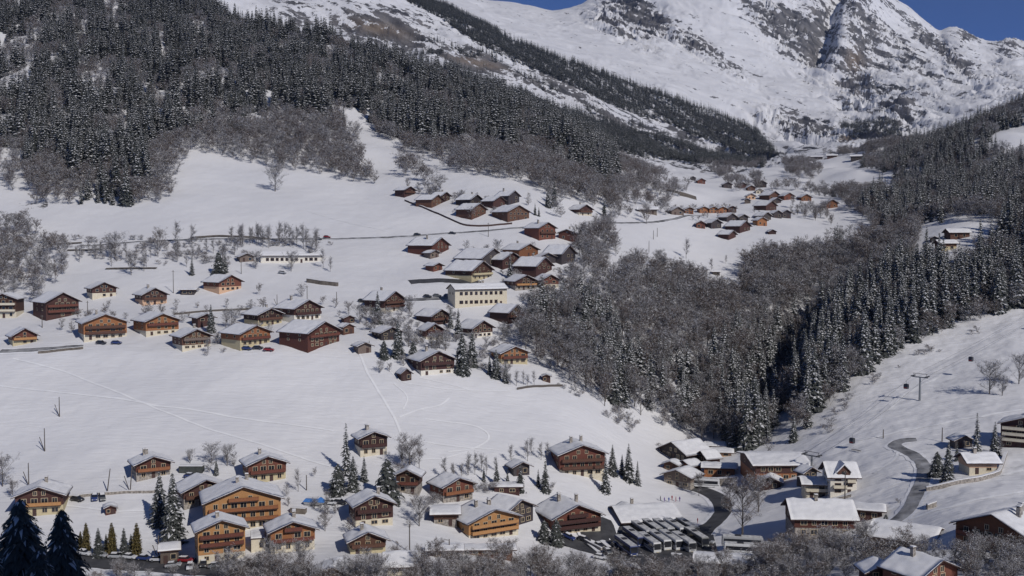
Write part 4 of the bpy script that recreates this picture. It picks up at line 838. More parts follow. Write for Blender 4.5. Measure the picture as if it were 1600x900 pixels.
def make_coach(low, side):
    o = empty('coach', (0, 0, 0)); hw = 1.25
    m = MB(); m.prism_x([(-6, .35), (6, .35), (6, 3.3), (-5.75, 3.3), (-6, 1.2)], -hw, hw); b = m.build('body', PAINT[low], o); bv = b.modifiers.new('soft', 'BEVEL'); bv.width = .12; bv.segments = 2
    m = MB(); m.prism_x([(-6.03, 1.25), (-5.9, 1.2), (-5.66, 2.95), (-5.86, 2.95)], -1.1, 1.1); m.build('windscreen', M['glass'], o)
    for s in (-1, 1):
        m = MB(); m.box(*sorted((s * 1.2, s * 1.27)), -5.2, 5.6, 1.55, 2.65); m.build('window_strip', M['glass'], o)
        m = MB(); m.box(*sorted((s * 1.2, s * 1.262)), -5.7, 5.8, 1.05, 1.25); m.build('stripe', PAINT[side], o)
        for sy in (-3.9, 3.2): wheel(o, s * 1.08, sy, .5, .3)
        m = MB(); m.box(s * .9 - .2, s * .9 + .2, -6.06, -5.95, .75, .95); m.build('headlight', M['lamp'], o)
        m = MB(); m.box(*sorted((s * 1.26, s * 1.5)), -6.15, -6.05, 2.1, 2.6); m.build('mirror', M['darksteel'], o)
    m = MB(); m.box(-1.1, 1.1, -5.4, 5.8, 3.305, 3.38); m.build('roof_snow', M['slush'], o)
    m = MB(); m.box(-.7, .7, .5, 2.2, 3.383, 3.56); m.build('roof_hatch', M['darksteel'], o)
    m = MB(); m.box(-.5, .5, -6.07, -6.0, .42, .6); m.build('number_plate', M['cream'], o)
    return o
CO = {}
def coach(px, py, low, side, yaw, label, group, dmin=225):
    k = (low, side)
    if k in CO: o = copy_tree(CO[k])
    else: o = CO[k] = make_coach(low, side)
    X, Y, Z = cast(px, py, dmin); o.location = (X, Y, Z + .2); o.rotation_euler = (R(1.5), 0, R(yaw)); tag(o, label, 'coach', group); TAKEN.append((X, Y, 6)); return o
gc = 'coaches parked in two rows'
for x_, y_, a, b, l_ in ((1014,857,'white','dark','leftmost white-fronted coach of the front row'), (1030,853,'white','grey','second coach from the left in the front row'), (1048,853,'white','silver','third coach from the left in the front row'), (1068,856,'silver','grey','fourth coach from the left in the front row, silver'), (1088,849,'grey','white','rightmost coach of the front row'),
  (1003,838,'silver','dark','leftmost coach of the back row'), (1018,834,'grey','white','second coach from the left in the back row, grey'), (1036,834,'silver','grey','third coach from the left in the back row'), (1055,834,'white','silver','fourth coach from the left in the back row'), (1074,833,'grey','dark','rightmost coach of the back row, dark grey'),
  (978,862,'blue','white','dark blue coach at the left of the coach park'), (990,848,'blue','dark','dark blue coach behind, left of the back row')):
    coach(x_, y_, a, b, 18, l_, gc)
coach(1164, 868, 'white', 'silver', 84, 'white coach seen side-on behind the grey shed', 'coaches parked side-on'); coach(1160, 856, 'silver', 'grey', 84, 'silver coach side-on behind the white one', 'coaches parked side-on')
coach(1098, 762, 'white', 'dark', 82, 'white bus waiting at the bend under the retaining wall', None)
# covered boat
X, Y, Z = cast(491, 789); o = empty('covered_boat', (X, Y, Z), R(80), 'blue and white tarpaulin-covered boat beside the white car', 'boat')
M['bluetarp'] = mat('blue_tarpaulin', (.06, .22, .6), .6, .15, 1.0)
m = MB(); m.prism_x([(-2.6, .3), (2.6, .3), (3.1, 1.1), (-3.3, 1.1)], -1.2, 1.2); m.build('hull', PAINT['silver'], o); m = MB(); m.prism_x([(-3.4, 1.103), (3.2, 1.103), (2.4, 2.1), (-1.8, 2.2)], -1.3, 1.3); m.build('cover', M['bluetarp'], o)
m = MB(); m.box(-.9, .9, -1.6, 2.2, 2.21, 2.3); m.build('snow_cap', M['snow'], o)
# ------------------------------------------------------------------ poles
def upole(px, py, hpx, label, strut=False, lean=0.0, arm=False, dmin=225, group=None):
    X, Y, Z = cast(px, py, dmin); mpp = (Y * CP - Z * SP) / FP; h = hpx * mpp
    o = empty('utility_pole', (X, Y, Z), 0, label, 'utility pole', group)
    m = MB(); m.tube((0, 0, -1), (lean * h, 0, h), .2, .14, 6); m.build('pole', M['pole'], o)
    if strut: m = MB(); m.tube((-.9 - h * .1, 0, h * .62), (0, 0, -.2), .12, .12, 5); m.build('strut', M['pole'], o)
    if arm: m = MB(); m.box(lean * h - .7, lean * h + .7, -.22, -.1, h - .7, h - .58); m.build('crossarm', M['pole'], o)
    for s in (-1, 1):
        m = MB(); m.tube((lean * h + s * .35 * (1 if arm else .4), -.16, h - .57 if arm else h - .4), (lean * h + s * .35 * (1 if arm else .4), -.16, h - .35), .05, .05, 5); m.build('insulator', M['white'], o)
for a in ((93,651,31,'strutted wooden pole highest on the big snowfield at left',True), (70,705,36,'strutted wooden pole below another on the big snowfield',True), (45,759,36,'strutted wooden pole above the far left chalet',True),
  (479,766,24,'short thick pole between the red chalet and the blue tarpaulin',False,0,False), (248,876,40,'strutted pole left of the grey boarded garage',True), (137,492,22,'thin pole left of the large three-balcony chalet',False,0,True), (66,512,20,'thin pole near the far left middle chalets',False,0,True),
  (271,458,36,'tall pole beside the two round bushes',False,0,True), (480,474,28,'tall pole behind the white-based chalet',False,0,True), (433,478,18,'pole with a strut left of the white-based chalet',True), (526,474,18,'pole standing above the frosted bush in the middle village',False,0,False), (377,428,20,'pole behind the dark reddish chalet near the spruces',False,0,True),
  (763,370,22,'double-armed pole by the upper road',False,0,True), (1014,394,18,'pole on the slope directly below the far road, highest of its line',False), (950,440,22,'leftmost pole on the steep slope below the bare trees',False), (959,444,22,'second pole from the left on the steep slope',False), (967,426,22,'third pole from the left, a little uphill',False), (977,432,24,'pole just left of the round leafless treetop',False), (985,416,16,'small pole highest in the group on the steep slope',False),
  (1021,374,14,'left one of two short poles under the far road',False), (1027,370,14,'right one of two short poles under the far road',False), (1030,425,14,'small pole on the open slope above the round treetop',False), (1380,685,14,'pole at the top hairpin of the winding road',False), (1320,784,50,'tall pole in front of the white hotel',False,0,True),
  (167,768,36,'thick leaning pole rising from the low stone wall',False,.16), (203,768,40,'heavy pole by the white box left of the red-brown chalet',True,.1), (640,862,44,'pole between the small yellow chalet and the bottom building',False,0,False), (702,870,28,'pole beside the dark shed near the cream hotel',False,0,False), (1472,690,22,'slim pole above the cottage roofs',False)): upole(*a)
# ------------------------------------------------------------------ gondola lift
def pylon(X, Y, Z, h, yaw, label, lean=0.0):
    o = empty('lift_pylon', (X, Y, Z), yaw, label, 'lift pylon')
    m = MB(); m.tube((0, 0, -1), (lean, 0, h), .5, .32, 10); m.build('mast', M['steel'], o)
    m = MB(); m.box(lean - 3.2, lean + 3.2, -.2, .2, h + .003, h + .4); m.build('crossarm', M['steel'], o)
    for s in (-1, 1):
        m = MB(); m.box(lean + s * 2.9 - .15, lean + s * 2.9 + .15, -1.7, 1.7, h + .404, h + .8); m.build('sheave_train', M['darksteel'], o)
    m = MB(); m.box(lean - 3, lean + 3, -.15, .15, h + 1.5, h + 1.62); m.build('walkway_rail', M['darksteel'], o)
    for s in (-1, 1): m = MB(); m.tube((lean + s * 2.6, 0, h + .4), (lean + s * 2.6, 0, h + 1.5), .07, .07, 4); m.build('post', M['darksteel'], o)
    return Vector((X, Y, Z + h + .8))
A = cast(1268, 740); B_ = cast(1437, 626); C_ = cast(1700, 470)
dirv = Vector((C_[0] - A[0], C_[1] - A[1])).normalized(); yw = math.atan2(-dirv.x, dirv.y); nx_ = Vector((math.cos(yw), math.sin(yw), 0))
tA = pylon(*A, 6, yw, 'short lift pylon with snowy crossarm on the lift station roof line'); tB = pylon(*B_, 9, yw, 'tall grey lift pylon alone in the middle of the ski run')
tC = Vector((C_[0], C_[1], C_[2] + 10))
for s in (-1, 1):
    m = MB()
    for a, b in ((tA, tB), (tB, tC)):
        pr = None
        for k in range(13):
            t = k / 12; q = a.lerp(b, t) + nx_ * 2.9 * s + Vector((0, 0, -4 * 1.5 * t * (1 - t)))
            if pr: m.tube(pr, q, .035, .035, 4, cap=False)
            pr = q
    cb_ = m.build('lift_cable', M['darksteel']); tag(cb_, 'thin ' + ('left' if s < 0 else 'right') + ' haul rope of the gondola lift over the ski run', 'cable')
def gondola(a, b, t, s, label):
    q = a.lerp(b, t) + nx_ * 2.9 * s + Vector((0, 0, -6 * t * (1 - t)))
    o = empty('gondola', (q.x, q.y, q.z - 3.6), yw, label, 'gondola', 'gondola cabins over the ski run'); o.scale = (.85, .85, .85); o.location.z += .5
    m = MB(); prof = [(-.75, 0), (.75, 0), (1.0, .9), (.85, 2.0), (.45, 2.25), (-.45, 2.25), (-.85, 2.0), (-1.0, .9)]; m.prism_x(prof, -.85, .85); m.build('cabin', PAINT['dark'], o)
    for s_ in (-1, 1): m = MB(); m.box(*sorted((s_ * .85, s_ * .87)), -.7, .7, .95, 1.85); m.build('window', M['glass'], o)
    m = MB(); m.box(-.8, .8, -.97, -.9, .3, .75); m.build('door_panel', PAINT['red'], o)
    m = MB(); m.tube((0, 0, 2.25), (0, 0, 3.6), .06, .06, 5); m.build('hanger', M['darksteel'], o)
gondola(tA, tB, .28, 1, 'dark red gondola lowest over the ski run near the lift station'); gondola(tA, tB, .93, -1, 'dark gondola passing the tall pylon on the ski run')
gondola(tB, tC, .22, 1, 'dark gondola just uphill of the tall pylon'); gondola(tB, tC, .64, 1, 'highest gondola close to the wood edge at the right')
X, Y, Z = cast(1229, 640); pylon(X, Y, Z, 9, yw + .3, 'snow-topped lift pylon in the shade at the gorge mouth')
# ------------------------------------------------------------------ people
def person(px, py, coat, label, yaw=0):
    X, Y, Z = cast(px, py)
    J = [((0,0,.95),.16),((0,0,1.2),.15),((0,0,1.42),.14),((0,-.01,1.52),.06),((0,-.02,1.66),.1),((0,-.02,1.78),.07),((.1,0,.9),.1),((.11,-.08,.5),.07),((.11,.0,.09),.05),((.11,-.14,.04),.045),((-.1,0,.9),.1),((-.12,.05,.5),.07),((-.12,.12,.09),.05),((-.12,-.02,.04),.045),((.2,0,1.38),.07),((.27,-.02,1.12),.05),((.25,-.14,.9),.04),((-.2,0,1.38),.07),((-.27,-.02,1.12),.05),((-.24,-.12,.9),.04)]
    E = [(0,1),(1,2),(2,3),(3,4),(4,5),(0,6),(6,7),(7,8),(8,9),(0,10),(10,11),(11,12),(12,13),(2,14),(14,15),(15,16),(2,17),(17,18),(18,19)]
    me = bpy.data.meshes.new('person'); me.from_pydata([j[0] for j in J], E, []); me.materials.append(coat)
    o = bpy.data.objects.new('person', me); COL.objects.link(o); o.location = (X, Y, Z + .1); o.rotation_euler = (0, 0, yaw)
    sk_ = o.modifiers.new('skin', 'SKIN'); sl = me.skin_vertices
    sl = sl[0] if len(sl) else None
    if sl is None:
        bpy.context.view_layer.objects.active = o
    if sl:
        for i, j in enumerate(J): sl.data[i].radius = (j[1], j[1]); 
        sl.data[0].use_root = True
    ss = o.modifiers.new('smooth', 'SUBSURF'); ss.levels = 1; ss.render_levels = 1
    tag(o, label, 'person')
cR, cP, cB, cK = mat('red_jacket', (.35, .03, .05), .8), mat('purple_jacket', (.12, .06, .25), .8), mat('blue_jacket', (.04, .08, .3), .8), mat('black_jacket', (.02, .02, .025), .8)
for x_, y_, c_, l_ in ((1032,783,cK,'person in black at the left of the group on the snow above the station building'), (1038,785,cP,'person in purple in the group above the station building'), (1045,785,cB,'person in blue in the group above the station building'), (1050,782,cR,'person in red standing highest in the group above the station building'),
  (1056,784,cR,'person in red beside the purple one, right of the group'.replace(' beside the purple one,', '')), (1062,784,cP,'person in purple at the right end of the group on the snow'), (1208,676,cK,'skier in black below the shade of the trees at the narrow run'), (1186,716,cK,'skier in black near the roof of the lift station'), (857,862,cK,'person in black on the snow below the large red chalet'), (1090,818,cR,'person in a red coat at the road bend beside the coaches')):
    person(x_, y_, c_, l_, random.uniform(-2, 2))
# ------------------------------------------------------------------ trees one can tell apart
def T(name, key, px, py, hpx, label, cat='tree', group=None, wk=1.0, var=None, dmin=225, lean=0.0, fixd=None):
    if fixd: s = s_of_py(py); f = CP - s * SP; X, Y = (px - 800) / FP * f * fixd, fixd; Z = float(H(X, Y))
    else: X, Y, Z = cast(px, py, dmin)
    mpp = (Y * CP - Z * SP) / FP
    return tree(name, key, (X, Y, Z - .15), hpx * mpp, label, cat, group, wk, var, None, lean)
SPR = [(271,848,114,'bigspruce','tall snow-laden spruce in front of the wide dark chalet, right one of a touching pair'), (250,818,84,'bigspruce','shaded left spruce of the touching pair left of the wide dark chalet'),
 (135,862,48,'brownthuja','brownish conical thuja at the left end of the row above the parked cars'), (154,871,49,'greenthuja','green conical conifer, second from the left in the thuja row'), (175,864,50,'brownthuja','brownish conical thuja in the middle of the row'), (194,872,50,'greenthuja','green conical conifer, fourth in the thuja row'), (214,867,53,'brownthuja','brownish conical thuja at the right end of the row'),
 (166,860,28,'greenthuja','small green conifer between the left thujas'), (205,864,32,'greenthuja','small green conifer between the right thujas'), (126,858,30,'brownthuja','short thuja hugging the left end of the row'),
 (541,742,86,'thinspruce','slender tall spruce left of the chalet on the knoll'), (528,772,50,'roundspruce','bushy snowy conifer at the foot of the slender spruce'), (569,752,42,'spruce','small spruce directly below the chalet on the knoll'), (605,783,70,'roundspruce','broad dark conifer mass right of the knoll path'), (552,766,56,'bigspruce','snowy spruce among the clump below the knoll'),
 (776,758,40,'darkspruce','dark green small spruce above the brown shed, left of three'), (813,768,48,'darkspruce','dark small spruce below the hut-like chalet'), (852,768,54,'darkspruce','dark spruce left below the tall red chalet'), (756,752,26,'darkspruce','little dark spruce left of the row above the shed'), (793,756,24,'darkspruce','little spruce between two dark ones above the shed'),
 (946,770,62,'spruce','spruce overlapping the right edge of the tall red chalet'), (957,742,50,'spruce','pointed spruce behind, right of the tall red chalet'), (982,752,62,'spruce','tallest spruce in the group right of the tall red chalet'), (972,742,34,'spruce','short spruce inside the group right of the tall red chalet'), (996,758,40,'spruce','rightmost small spruce of that group on the bank'),
 (1481,753,66,'bigspruce','snowy dark spruce left of the cream cottage'), (1464,745,42,'roundspruce','round bushy conifer left of the snowy dark spruce'), (1526,705,64,'thinspruce','slender pale spruce behind the cream cottage'), (1554,712,56,'spruce','dark spruce between cottage and apartment block'),
 (330,520,46,'bigspruce','dark snowy spruce in front of the small hidden chalet'), (300,430,32,'spruce','snowy spruce left of a pair near the dark reddish chalet'), (342,429,38,'roundspruce','largest snowy conifer near the dark reddish chalet'), (352,426,30,'spruce','spruce behind the largest snowy conifer'),
 (722,583,72,'bigspruce','tall frosted spruce right of the big white-based chalet'), (716,528,48,'spruce','snowy spruce left of the two-window chalet'), (738,572,58,'bigspruce','broad snowy spruce beside the tall frosted one'), (704,512,34,'spruce','small spruce under the long cream hotel'), (775,590,46,'bigspruce','snowy spruce on the left of the orange chalet'), (790,598,34,'spruce','small snowy spruce below the orange chalet'), (765,585,34,'spruce','small spruce at the left foot of the orange chalet'),
 (590,505,52,'spruce','frosted spruce left of the cream chalet with dark gable'), (622,558,60,'bigspruce','tall frosted conifer in front of the hidden dark chalet'), (646,562,30,'roundspruce','low snowy conifer right of the tall frosted one'), (600,560,30,'roundspruce','low snowy conifer at the left of the frosted grove'),
 (797,436,44,'thinspruce','frosted conifer standing before the blackish chalets'), (777,492,26,'spruce','small spruce below the right end of the long hotel'),
 (866,322,42,'darkspruce','dark spruce in the bare wood above the upper road'), (856,324,34,'spruce','snowy spruce left of the dark one above the upper road'), (944,338,30,'darkspruce','dark slim spruce by the bare trees right of the lone chalet'), (836,336,20,'darkspruce','little spruce right of the broad brown chalet'), (842,338,16,'darkspruce','tiny spruce right of the broad brown chalet'),
 (537,199,30,'darkspruce','lone spruce at the top of the narrow snow ride'), (590,905,44,'bigspruce','snowy spruce at the bottom edge below the yellow-walled chalet'), (869,852,44,'roundspruce','dark spreading pine in front of the large red chalet'), (850,846,36,'roundspruce','dark spreading pine left of the one at the ramp'), (841,760,30,'darkspruce','small dark spruce below the dark hut'),
 (1345,732,0,'spruce',''), (1152,694,84,'bigspruce','tall snow-clad spruce at the left of the clump in the gorge mouth'), (1168,700,92,'bigspruce','tallest snow-clad spruce of the clump in the gorge mouth'), (1184,694,84,'bigspruce','snow-clad spruce right of the tallest one in the gorge mouth'), (1196,680,78,'spruce','snow-clad spruce at the right of the clump in the gorge mouth'), (1176,678,80,'spruce','spruce behind the clump in the gorge mouth'), (577,545,16,'darkspruce','tiny spruce at the snowfield edge beside the grey barn'), (1200,690,50,'spruce','dark spruce at the mouth of the gorge'), (338,742,26,'bigspruce','small snowy spruce right of the clipped hedge'), (1495,720,30,'darkspruce','small dark conifer between cottage and hut'),
 (1384,825,24,'roundspruce','round dark bush beside the carport'), (1240,690,44,'spruce','lowest spruce where the wood meets the ski run'), (1262,668,56,'spruce','spruce just above the lowest one at the ski run')]
for px, py, hp, key, lb in SPR:
    if hp: T('conifer' if key in ('brownthuja','greenthuja','roundspruce') else 'spruce', key, px, py, hp, lb, 'conifer' if key in ('brownthuja','greenthuja','roundspruce') else 'spruce')
# trees on the photographer's own slope, shaded by the hill added behind the camera
for k, (px, top, d, h, lb) in enumerate(((30,775,84,30,'dark blue-shaded spruce close to the camera, left of another'), (96,790,80,30,'dark blue-shaded spruce close to the camera, right one'), (-30,835,70,30,'dark shaded spruce cut by the left edge, close to the camera'), (62,850,72,28,'lower dark spruce between the two tall shaded ones'))):
    s = s_of_py(top); f = CP - s * SP; X, Y = (px - 800) / FP * f * d, d; zt = s * d; zg = float(H(X, Y)); h = zt - zg
    tree('spruce', 'shadespruce', (X, Y, zg), h, lb, 'spruce', 'shaded spruces close to the camera', 1.02, k % 2)
BAR = [(430,299,46,'frosty','lone frosted tree at the top of the smooth meadow'), (436,276,22,'frosty','small frosted tree above the lone one'), (1072,404,36,'birch','lone leafless tree in the middle of the far slope'), (1112,424,24,'birch','slim leafless tree beside the lone dark hut'), (1134,412,16,'birch','small leafless tree right of the slim one'),
 (1546,616,58,'frosty','large spreading leafless tree on the ski run'), (1592,600,50,'frosty','leafless tree cut by the right edge above the ski run'), (1566,618,34,'frosty','lower leafless tree between the spreading one and the edge'),
 (655,822,52,'frosty','round frosted tree in front of the low brown outbuilding'), (1160,838,98,'frosty','big frosted tree between the road bend and the lift station'), (1185,800,60,'frosty','frosted tree behind the big one by the lift station'), (1140,800,56,'bare','leafless tree at the road bend'), (1092,775,40,'bare','leafless tree at the grey sagging house'),
 (466,768,42,'birch','slim frosted tree right of the red chalet'), (640,740,62,'frosty','tall leaning frosted birch right of the knoll chalet'), (655,735,60,'birch','slim leafless birch beside the leaning one'), (628,728,36,'frosty','frosted bush right of the knoll chalet'),
 (4,760,56,'frosty','leafless tree cut by the left edge'), (20,778,30,'frosty','small frosted tree above the far left chalet'), (213,748,22,'frosty','frosted bush left of the red-brown chalet'), (228,746,20,'frosty','round frosted bush in front of the red-brown chalet'),
 (297,724,24,'frosty','frosted bush behind the clipped hedge'), (330,724,36,'frosty','frosted tree behind the right end of the hedge'), (355,728,36,'frosty','broad frosted tree right of the hedge'), (366,730,26,'bare','small leafless tree left of the red chalet with yellow base'),
 (300,382,36,'birch','slim tree at the left end of the roadside row'), (275,384,44,'birch','tall slim tree near the meadow corner'), (250,392,40,'bare','leafless tree by the meadow corner'), (180,405,44,'frosty','frosted tree left of the dark bank'), (205,430,40,'bare','leafless tree below the roadside'), (225,424,36,'birch','slim leafless tree below the roadside'),
 (505,418,34,'birch','leafless tree at the right end of the long white building'), (455,424,34,'frosty','frosted bush in front of the long white building'), (400,420,30,'frosty','frosted bush at the left of the long white building'), (488,408,38,'bare','leafless tree above the right end of the long white building'), (516,425,28,'birch','slim leafless tree right of the long white building'),
 (545,492,22,'frosty','frosted bush above the small brown barn'), (353,512,28,'bare','leafless tree right of the dark snowy spruce'), (362,512,32,'frosty','frosted tree left of the yellow-based dark chalet'), (325,552,26,'bare','leafless shrub in front of the white-bay chalet'), (640,490,30,'frosty','round frosted tree right of the cream dark-gabled chalet'), (735,343,22,'frosty','round frosted bush before the upper hamlet'),
 (760,408,28,'bare','leafless tree behind the blackish chalets'), (778,398,26,'frosty','frosted tree above the blackish chalets'), (905,400,54,'bare','leafless tree at the right of the red annex'), (920,420,50,'bare','tall leafless tree below the red annex'), (1010,350,32,'bare','leafless tree in front of the grey hut by the far road'),
 (475,900,60,'frosty','large frosted crown in front of the half-hidden apartment chalet'), (430,905,64,'frosty','large frosted crown at the bottom left of the frosted row'), (510,790,28,'bare','bare bush left of the dark chalet'), (508,830,36,'bare','twisted leafless tree between orange and dark chalets'), (830,712,34,'birch','slim leafless tree left of the small dark hut'), (752,738,36,'birch','leafless tree in the row above the shed'), (1560,708,34,'bare','leafless tree left of the apartment block')]
for px, py, hp, key, lb in BAR: T('bush' if 'bush' in lb or 'shrub' in lb else 'bare_tree', key, px, py, hp, lb, 'bush' if 'bush' in lb or 'shrub' in lb else 'bare tree')
def rowtrees(pts, n, h0, h1, key, label, group, jx=6, jy=3, dmin=225):
    for i in range(n):
        t = (i + random.uniform(.1, .9)) / n * (len(pts) - 1); k = min(int(t), len(pts) - 2); t -= k
        px = pts[k][0] * (1 - t) + pts[k + 1][0] * t + random.uniform(-jx, jx); py = pts[k][1] * (1 - t) + pts[k + 1][1] * t + random.uniform(-jy, jy)
        X, Y, Z = cast(px, py, dmin)
        if not free(X, Y, 1.0): continue
        T('bare_tree', key, px, py, random.uniform(h0, h1), label, 'bare tree', group, dmin=dmin)
rowtrees([(690,748),(725,742),(775,740)], 9, 26, 42, 'birch', 'slim leafless tree in the row at the foot of the big snowfield', 'slim trees in a row at the foot of the big snowfield')
rowtrees([(800,722),(850,716),(870,712)], 6, 28, 40, 'birch', 'slim leafless tree left of the tall red chalet', 'slim trees left of the tall red chalet')
rowtrees([(950,792),(975,790),(1015,790)], 12, 26, 40, 'birch', 'slim leafless tree on the bank above the station building', 'slim trees on the bank above the station building')
rowtrees([(365,385),(420,384),(500,388)], 22, 28, 44, 'birch', 'leafless tree in the row along the upper road above the long white building', 'trees along the upper road above the long white building', 5, 5)
rowtrees([(110,400),(180,408),(290,408),(380,400)], 26, 22, 36, 'birch', 'leafless tree on the bank between the upper road and the left chalets', 'trees on the bank above the left chalets', 6, 10)
rowtrees([(350, 925), (430, 922), (500, 922)], 17, 42, 74, 'frosty', 'frosted leafless tree at the bottom edge right below the orange apartment chalets', 'frosted trees at the bottom edge right below the orange apartment chalets', 12, 14, 190)
rowtrees([(500, 922), (580, 926), (660, 928)], 13, 42, 74, 'frosty', 'frosted leafless tree at the bottom edge below the small yellow-walled chalet', 'frosted trees at the bottom edge below the small yellow-walled chalet', 12, 14, 190)
rowtrees([(660, 928), (740, 926), (820, 925)], 13, 42, 74, 'frosty', 'frosted leafless tree at the bottom edge below the cream hotel chalet', 'frosted trees at the bottom edge below the cream hotel chalet', 12, 14, 190)
rowtrees([(820, 925), (900, 925), (960, 925)], 12, 42, 74, 'frosty', 'frosted leafless tree at the bottom edge below the large red chalet with the broad roof', 'frosted trees at the bottom edge below the large red chalet with the broad roof', 12, 14, 190)
rowtrees([(960, 925), (1030, 930), (1090, 935)], 10, 44, 68, 'frosty', 'frosted leafless tree of the thicket below the coach park', 'frosted trees of the thicket below the coach park', 14, 18, 190)
rowtrees([(1090, 935), (1160, 920), (1230, 905)], 12, 44, 68, 'frosty', 'frosted leafless tree of the thicket around the grey shed', 'frosted trees of the thicket around the grey shed', 14, 18, 190)
rowtrees([(1230, 905), (1290, 890), (1350, 888)], 12, 44, 68, 'frosty', 'frosted leafless tree of the thicket below the large barn', 'frosted trees of the thicket below the large barn', 14, 18, 190)
rowtrees([(1490, 905), (1560, 900), (1620, 900)], 14, 44, 68, 'frosty', 'frosted leafless tree of the thicket below the wide orange-brown chalet', 'frosted trees of the thicket below the wide orange-brown chalet', 14, 18, 190)
rowtrees([(1210,872),(1300,868),(1390,862),(1450,872)], 22, 26, 44, 'frosty', 'frosted leafless tree in the scrub below the big barn', 'frosted trees below the big barn', 10, 8)
rowtrees([(1380,822),(1398,792),(1425,765),(1440,750)], 16, 12, 26, 'frosty', 'small frosted tree lining the winding road', 'small trees lining the winding road', 6, 6)
rowtrees([(1195,800),(1225,830),(1240,850)], 8, 30, 50, 'bare', 'leafless tree in the hollow left of the big barn', 'trees in the hollow left of the big barn', 8, 8)
rowtrees([(780,600),(800,604),(845,602)], 8, 20, 30, 'birch', 'slim tree in front of the orange chalet by the gorge wood', 'slim trees in front of the orange chalet by the gorge wood', 4, 3)
rowtrees([(640,300),(660,308),(700,312)], 8, 18, 26, 'bare', 'leafless tree behind the long brown chalets of the upper hamlet', 'trees behind the upper hamlet', 6, 5)
rowtrees([(1235,330),(1262,338),(1300,352)], 16, 14, 24, 'bare', 'leafless tree on the bank right of the far hamlet', 'trees right of the far hamlet', 8, 8)
rowtrees([(130,920),(230,905),(350,912)], 12, 20, 36, 'frosty', 'low frosted tree below the parked cars', 'low trees below the parked cars', 12, 10, 190)
rowtrees([(590,580),(640,575),(700,590),(660,560)], 8, 14, 24, 'frosty', 'frosted bush around the tiny dark hut', 'frosted bushes around the tiny dark hut', 8, 5)
rowtrees([(480,800),(520,800),(450,790)], 5, 12, 20, 'frosty', 'frosted garden bush near the blue tarpaulin', 'garden bushes near the blue tarpaulin', 8, 5)
rowtrees([(560,500),(600,520),(650,540),(700,545)], 16, 20, 34, 'frosty', 'frosted tree in the grove between the middle chalets', 'frosted trees of the grove between the middle chalets', 10, 10)
HAZE = 3.6e-5
# ------------------------------------------------------------------ woods
def scatter(spacing, d0, d1, px0=-120, px1=1720):
    ys = []; xs = []; y = d0
    while y < d1:
        u0, u1 = (px0 - 800) / FP * y, (px1 - 800) / FP * y
        n = int((u1 - u0) / spacing); x = u0 + (np.arange(n) + rng.uniform(0, 1, n)) * spacing
        xs.append(x); ys.append(y + rng.uniform(-0.5, 0.5, n) * spacing); y += spacing
    x = np.concatenate(xs); y = np.concatenate(ys); z = H(x, y); px, py = project(x, y, z)
    return x, y, z, px, py
S_LEFT = [(-150,-400),(-150,215),(20,232),(35,262),(60,270),(105,262),(128,330),(165,352),(210,345),(236,300),(240,240),(262,226),(300,214),(330,208),(380,215),(440,205),(480,205),(520,190),(500,160),(562,172),(600,215),(680,238),(770,235),(850,262),(905,275),(950,300),(972,285),(960,245),(930,215),(800,140),(700,95),(560,60),(400,10),(300,-100),(200,-400)]
B_LEFT = [(-150,200),(0,215),(100,225),(240,225),(300,208),(400,200),(540,170),(535,205),(590,292),(560,290),(500,262),(470,250),(420,262),(340,246),(300,235),(262,262),(250,345),(215,372),(150,372),(120,340),(60,330),(45,285),(20,250),(-20,240)]
B_ALL = [(-150,-400),(0,-200),(350,-20),(560,60),(800,145),(960,250),(1075,300),(1060,312),(990,300),(960,330),(940,340),(860,300),(770,278),(700,268),(640,240),(570,190),(540,175),(590,290),(560,290),(420,262),(300,235),(250,345),(150,370),(0,300),(-150,300)]
B_EDGE = [(568,182),(600,210),(680,238),(760,232),(870,262),(960,300),(1000,290),(1075,300),(1060,312),(990,305),(960,330),(880,310),(800,284),(770,280),(715,272),(700,248),(640,240),(590,215)]
B_ROADL = [(-150,360),(40,358),(90,385),(112,400),(100,440),(60,474),(20,470),(-150,480)]
B_STRIP = [(618,248),(640,252),(700,300),(712,312),(690,312),(650,290),(625,272)]
B_MID = [(842,290),(880,300),(905,335),(880,345),(850,330)], [(905,365),(955,350),(965,400),(930,470),(880,470),(895,420)], [(945,320),(985,312),(1048,320),(1040,350),(990,352),(950,350)]
G_ALL = [(805,530),(815,490),(860,470),(915,470),(950,455),(975,430),(1000,415),(1040,420),(1075,440),(1150,468),(1165,415),(1200,402),(1262,395),(1330,378),(1370,365),(1300,310),(1330,300),(1400,305),(1395,282),(1345,262),(1350,235),(1420,215),(1500,175),(1560,140),(1720,100),(1720,450),(1600,482),(1520,508),(1440,535),(1400,552),(1330,600),(1300,640),(1245,680),(1222,655),(1190,700),(1150,705),(1090,695),(1040,668),(1010,652),(960,645),(905,612),(868,598),(850,588),(830,560)]
G_SPR = ([(1240,640),(1232,560),(1290,500),(1400,425),(1500,385),(1600,355),(1720,330),(1720,440),(1600,478),(1500,505),(1400,548),(1310,615),(1262,660)],
 [(820,478),(900,472),(950,500),(985,560),(1035,600),(1040,640),(985,648),(940,620),(905,560),(850,535)], [(1055,590),(1090,590),(1090,665),(1060,668)], [(1140,590),(1215,560),(1205,650),(1190,690),(1150,692)],
 [(1370,262),(1500,185),(1600,150),(1720,120),(1720,320),(1560,345),(1440,352),(1390,365),(1340,325),(1395,290)])
HOLES = ([(-20,298),(30,300),(50,330),(40,372),(-20,376)], [(1422,424),(1440,352),(1530,346),(1575,352),(1552,392),(1515,424)], [(1345,268),(1400,272),(1330,296),(1310,290)], [(1535,235),(1560,205),(1640,190),(1640,250)],
 [(1175,715),(1188,655),(1212,640),(1235,660),(1240,690),(1220,720)])
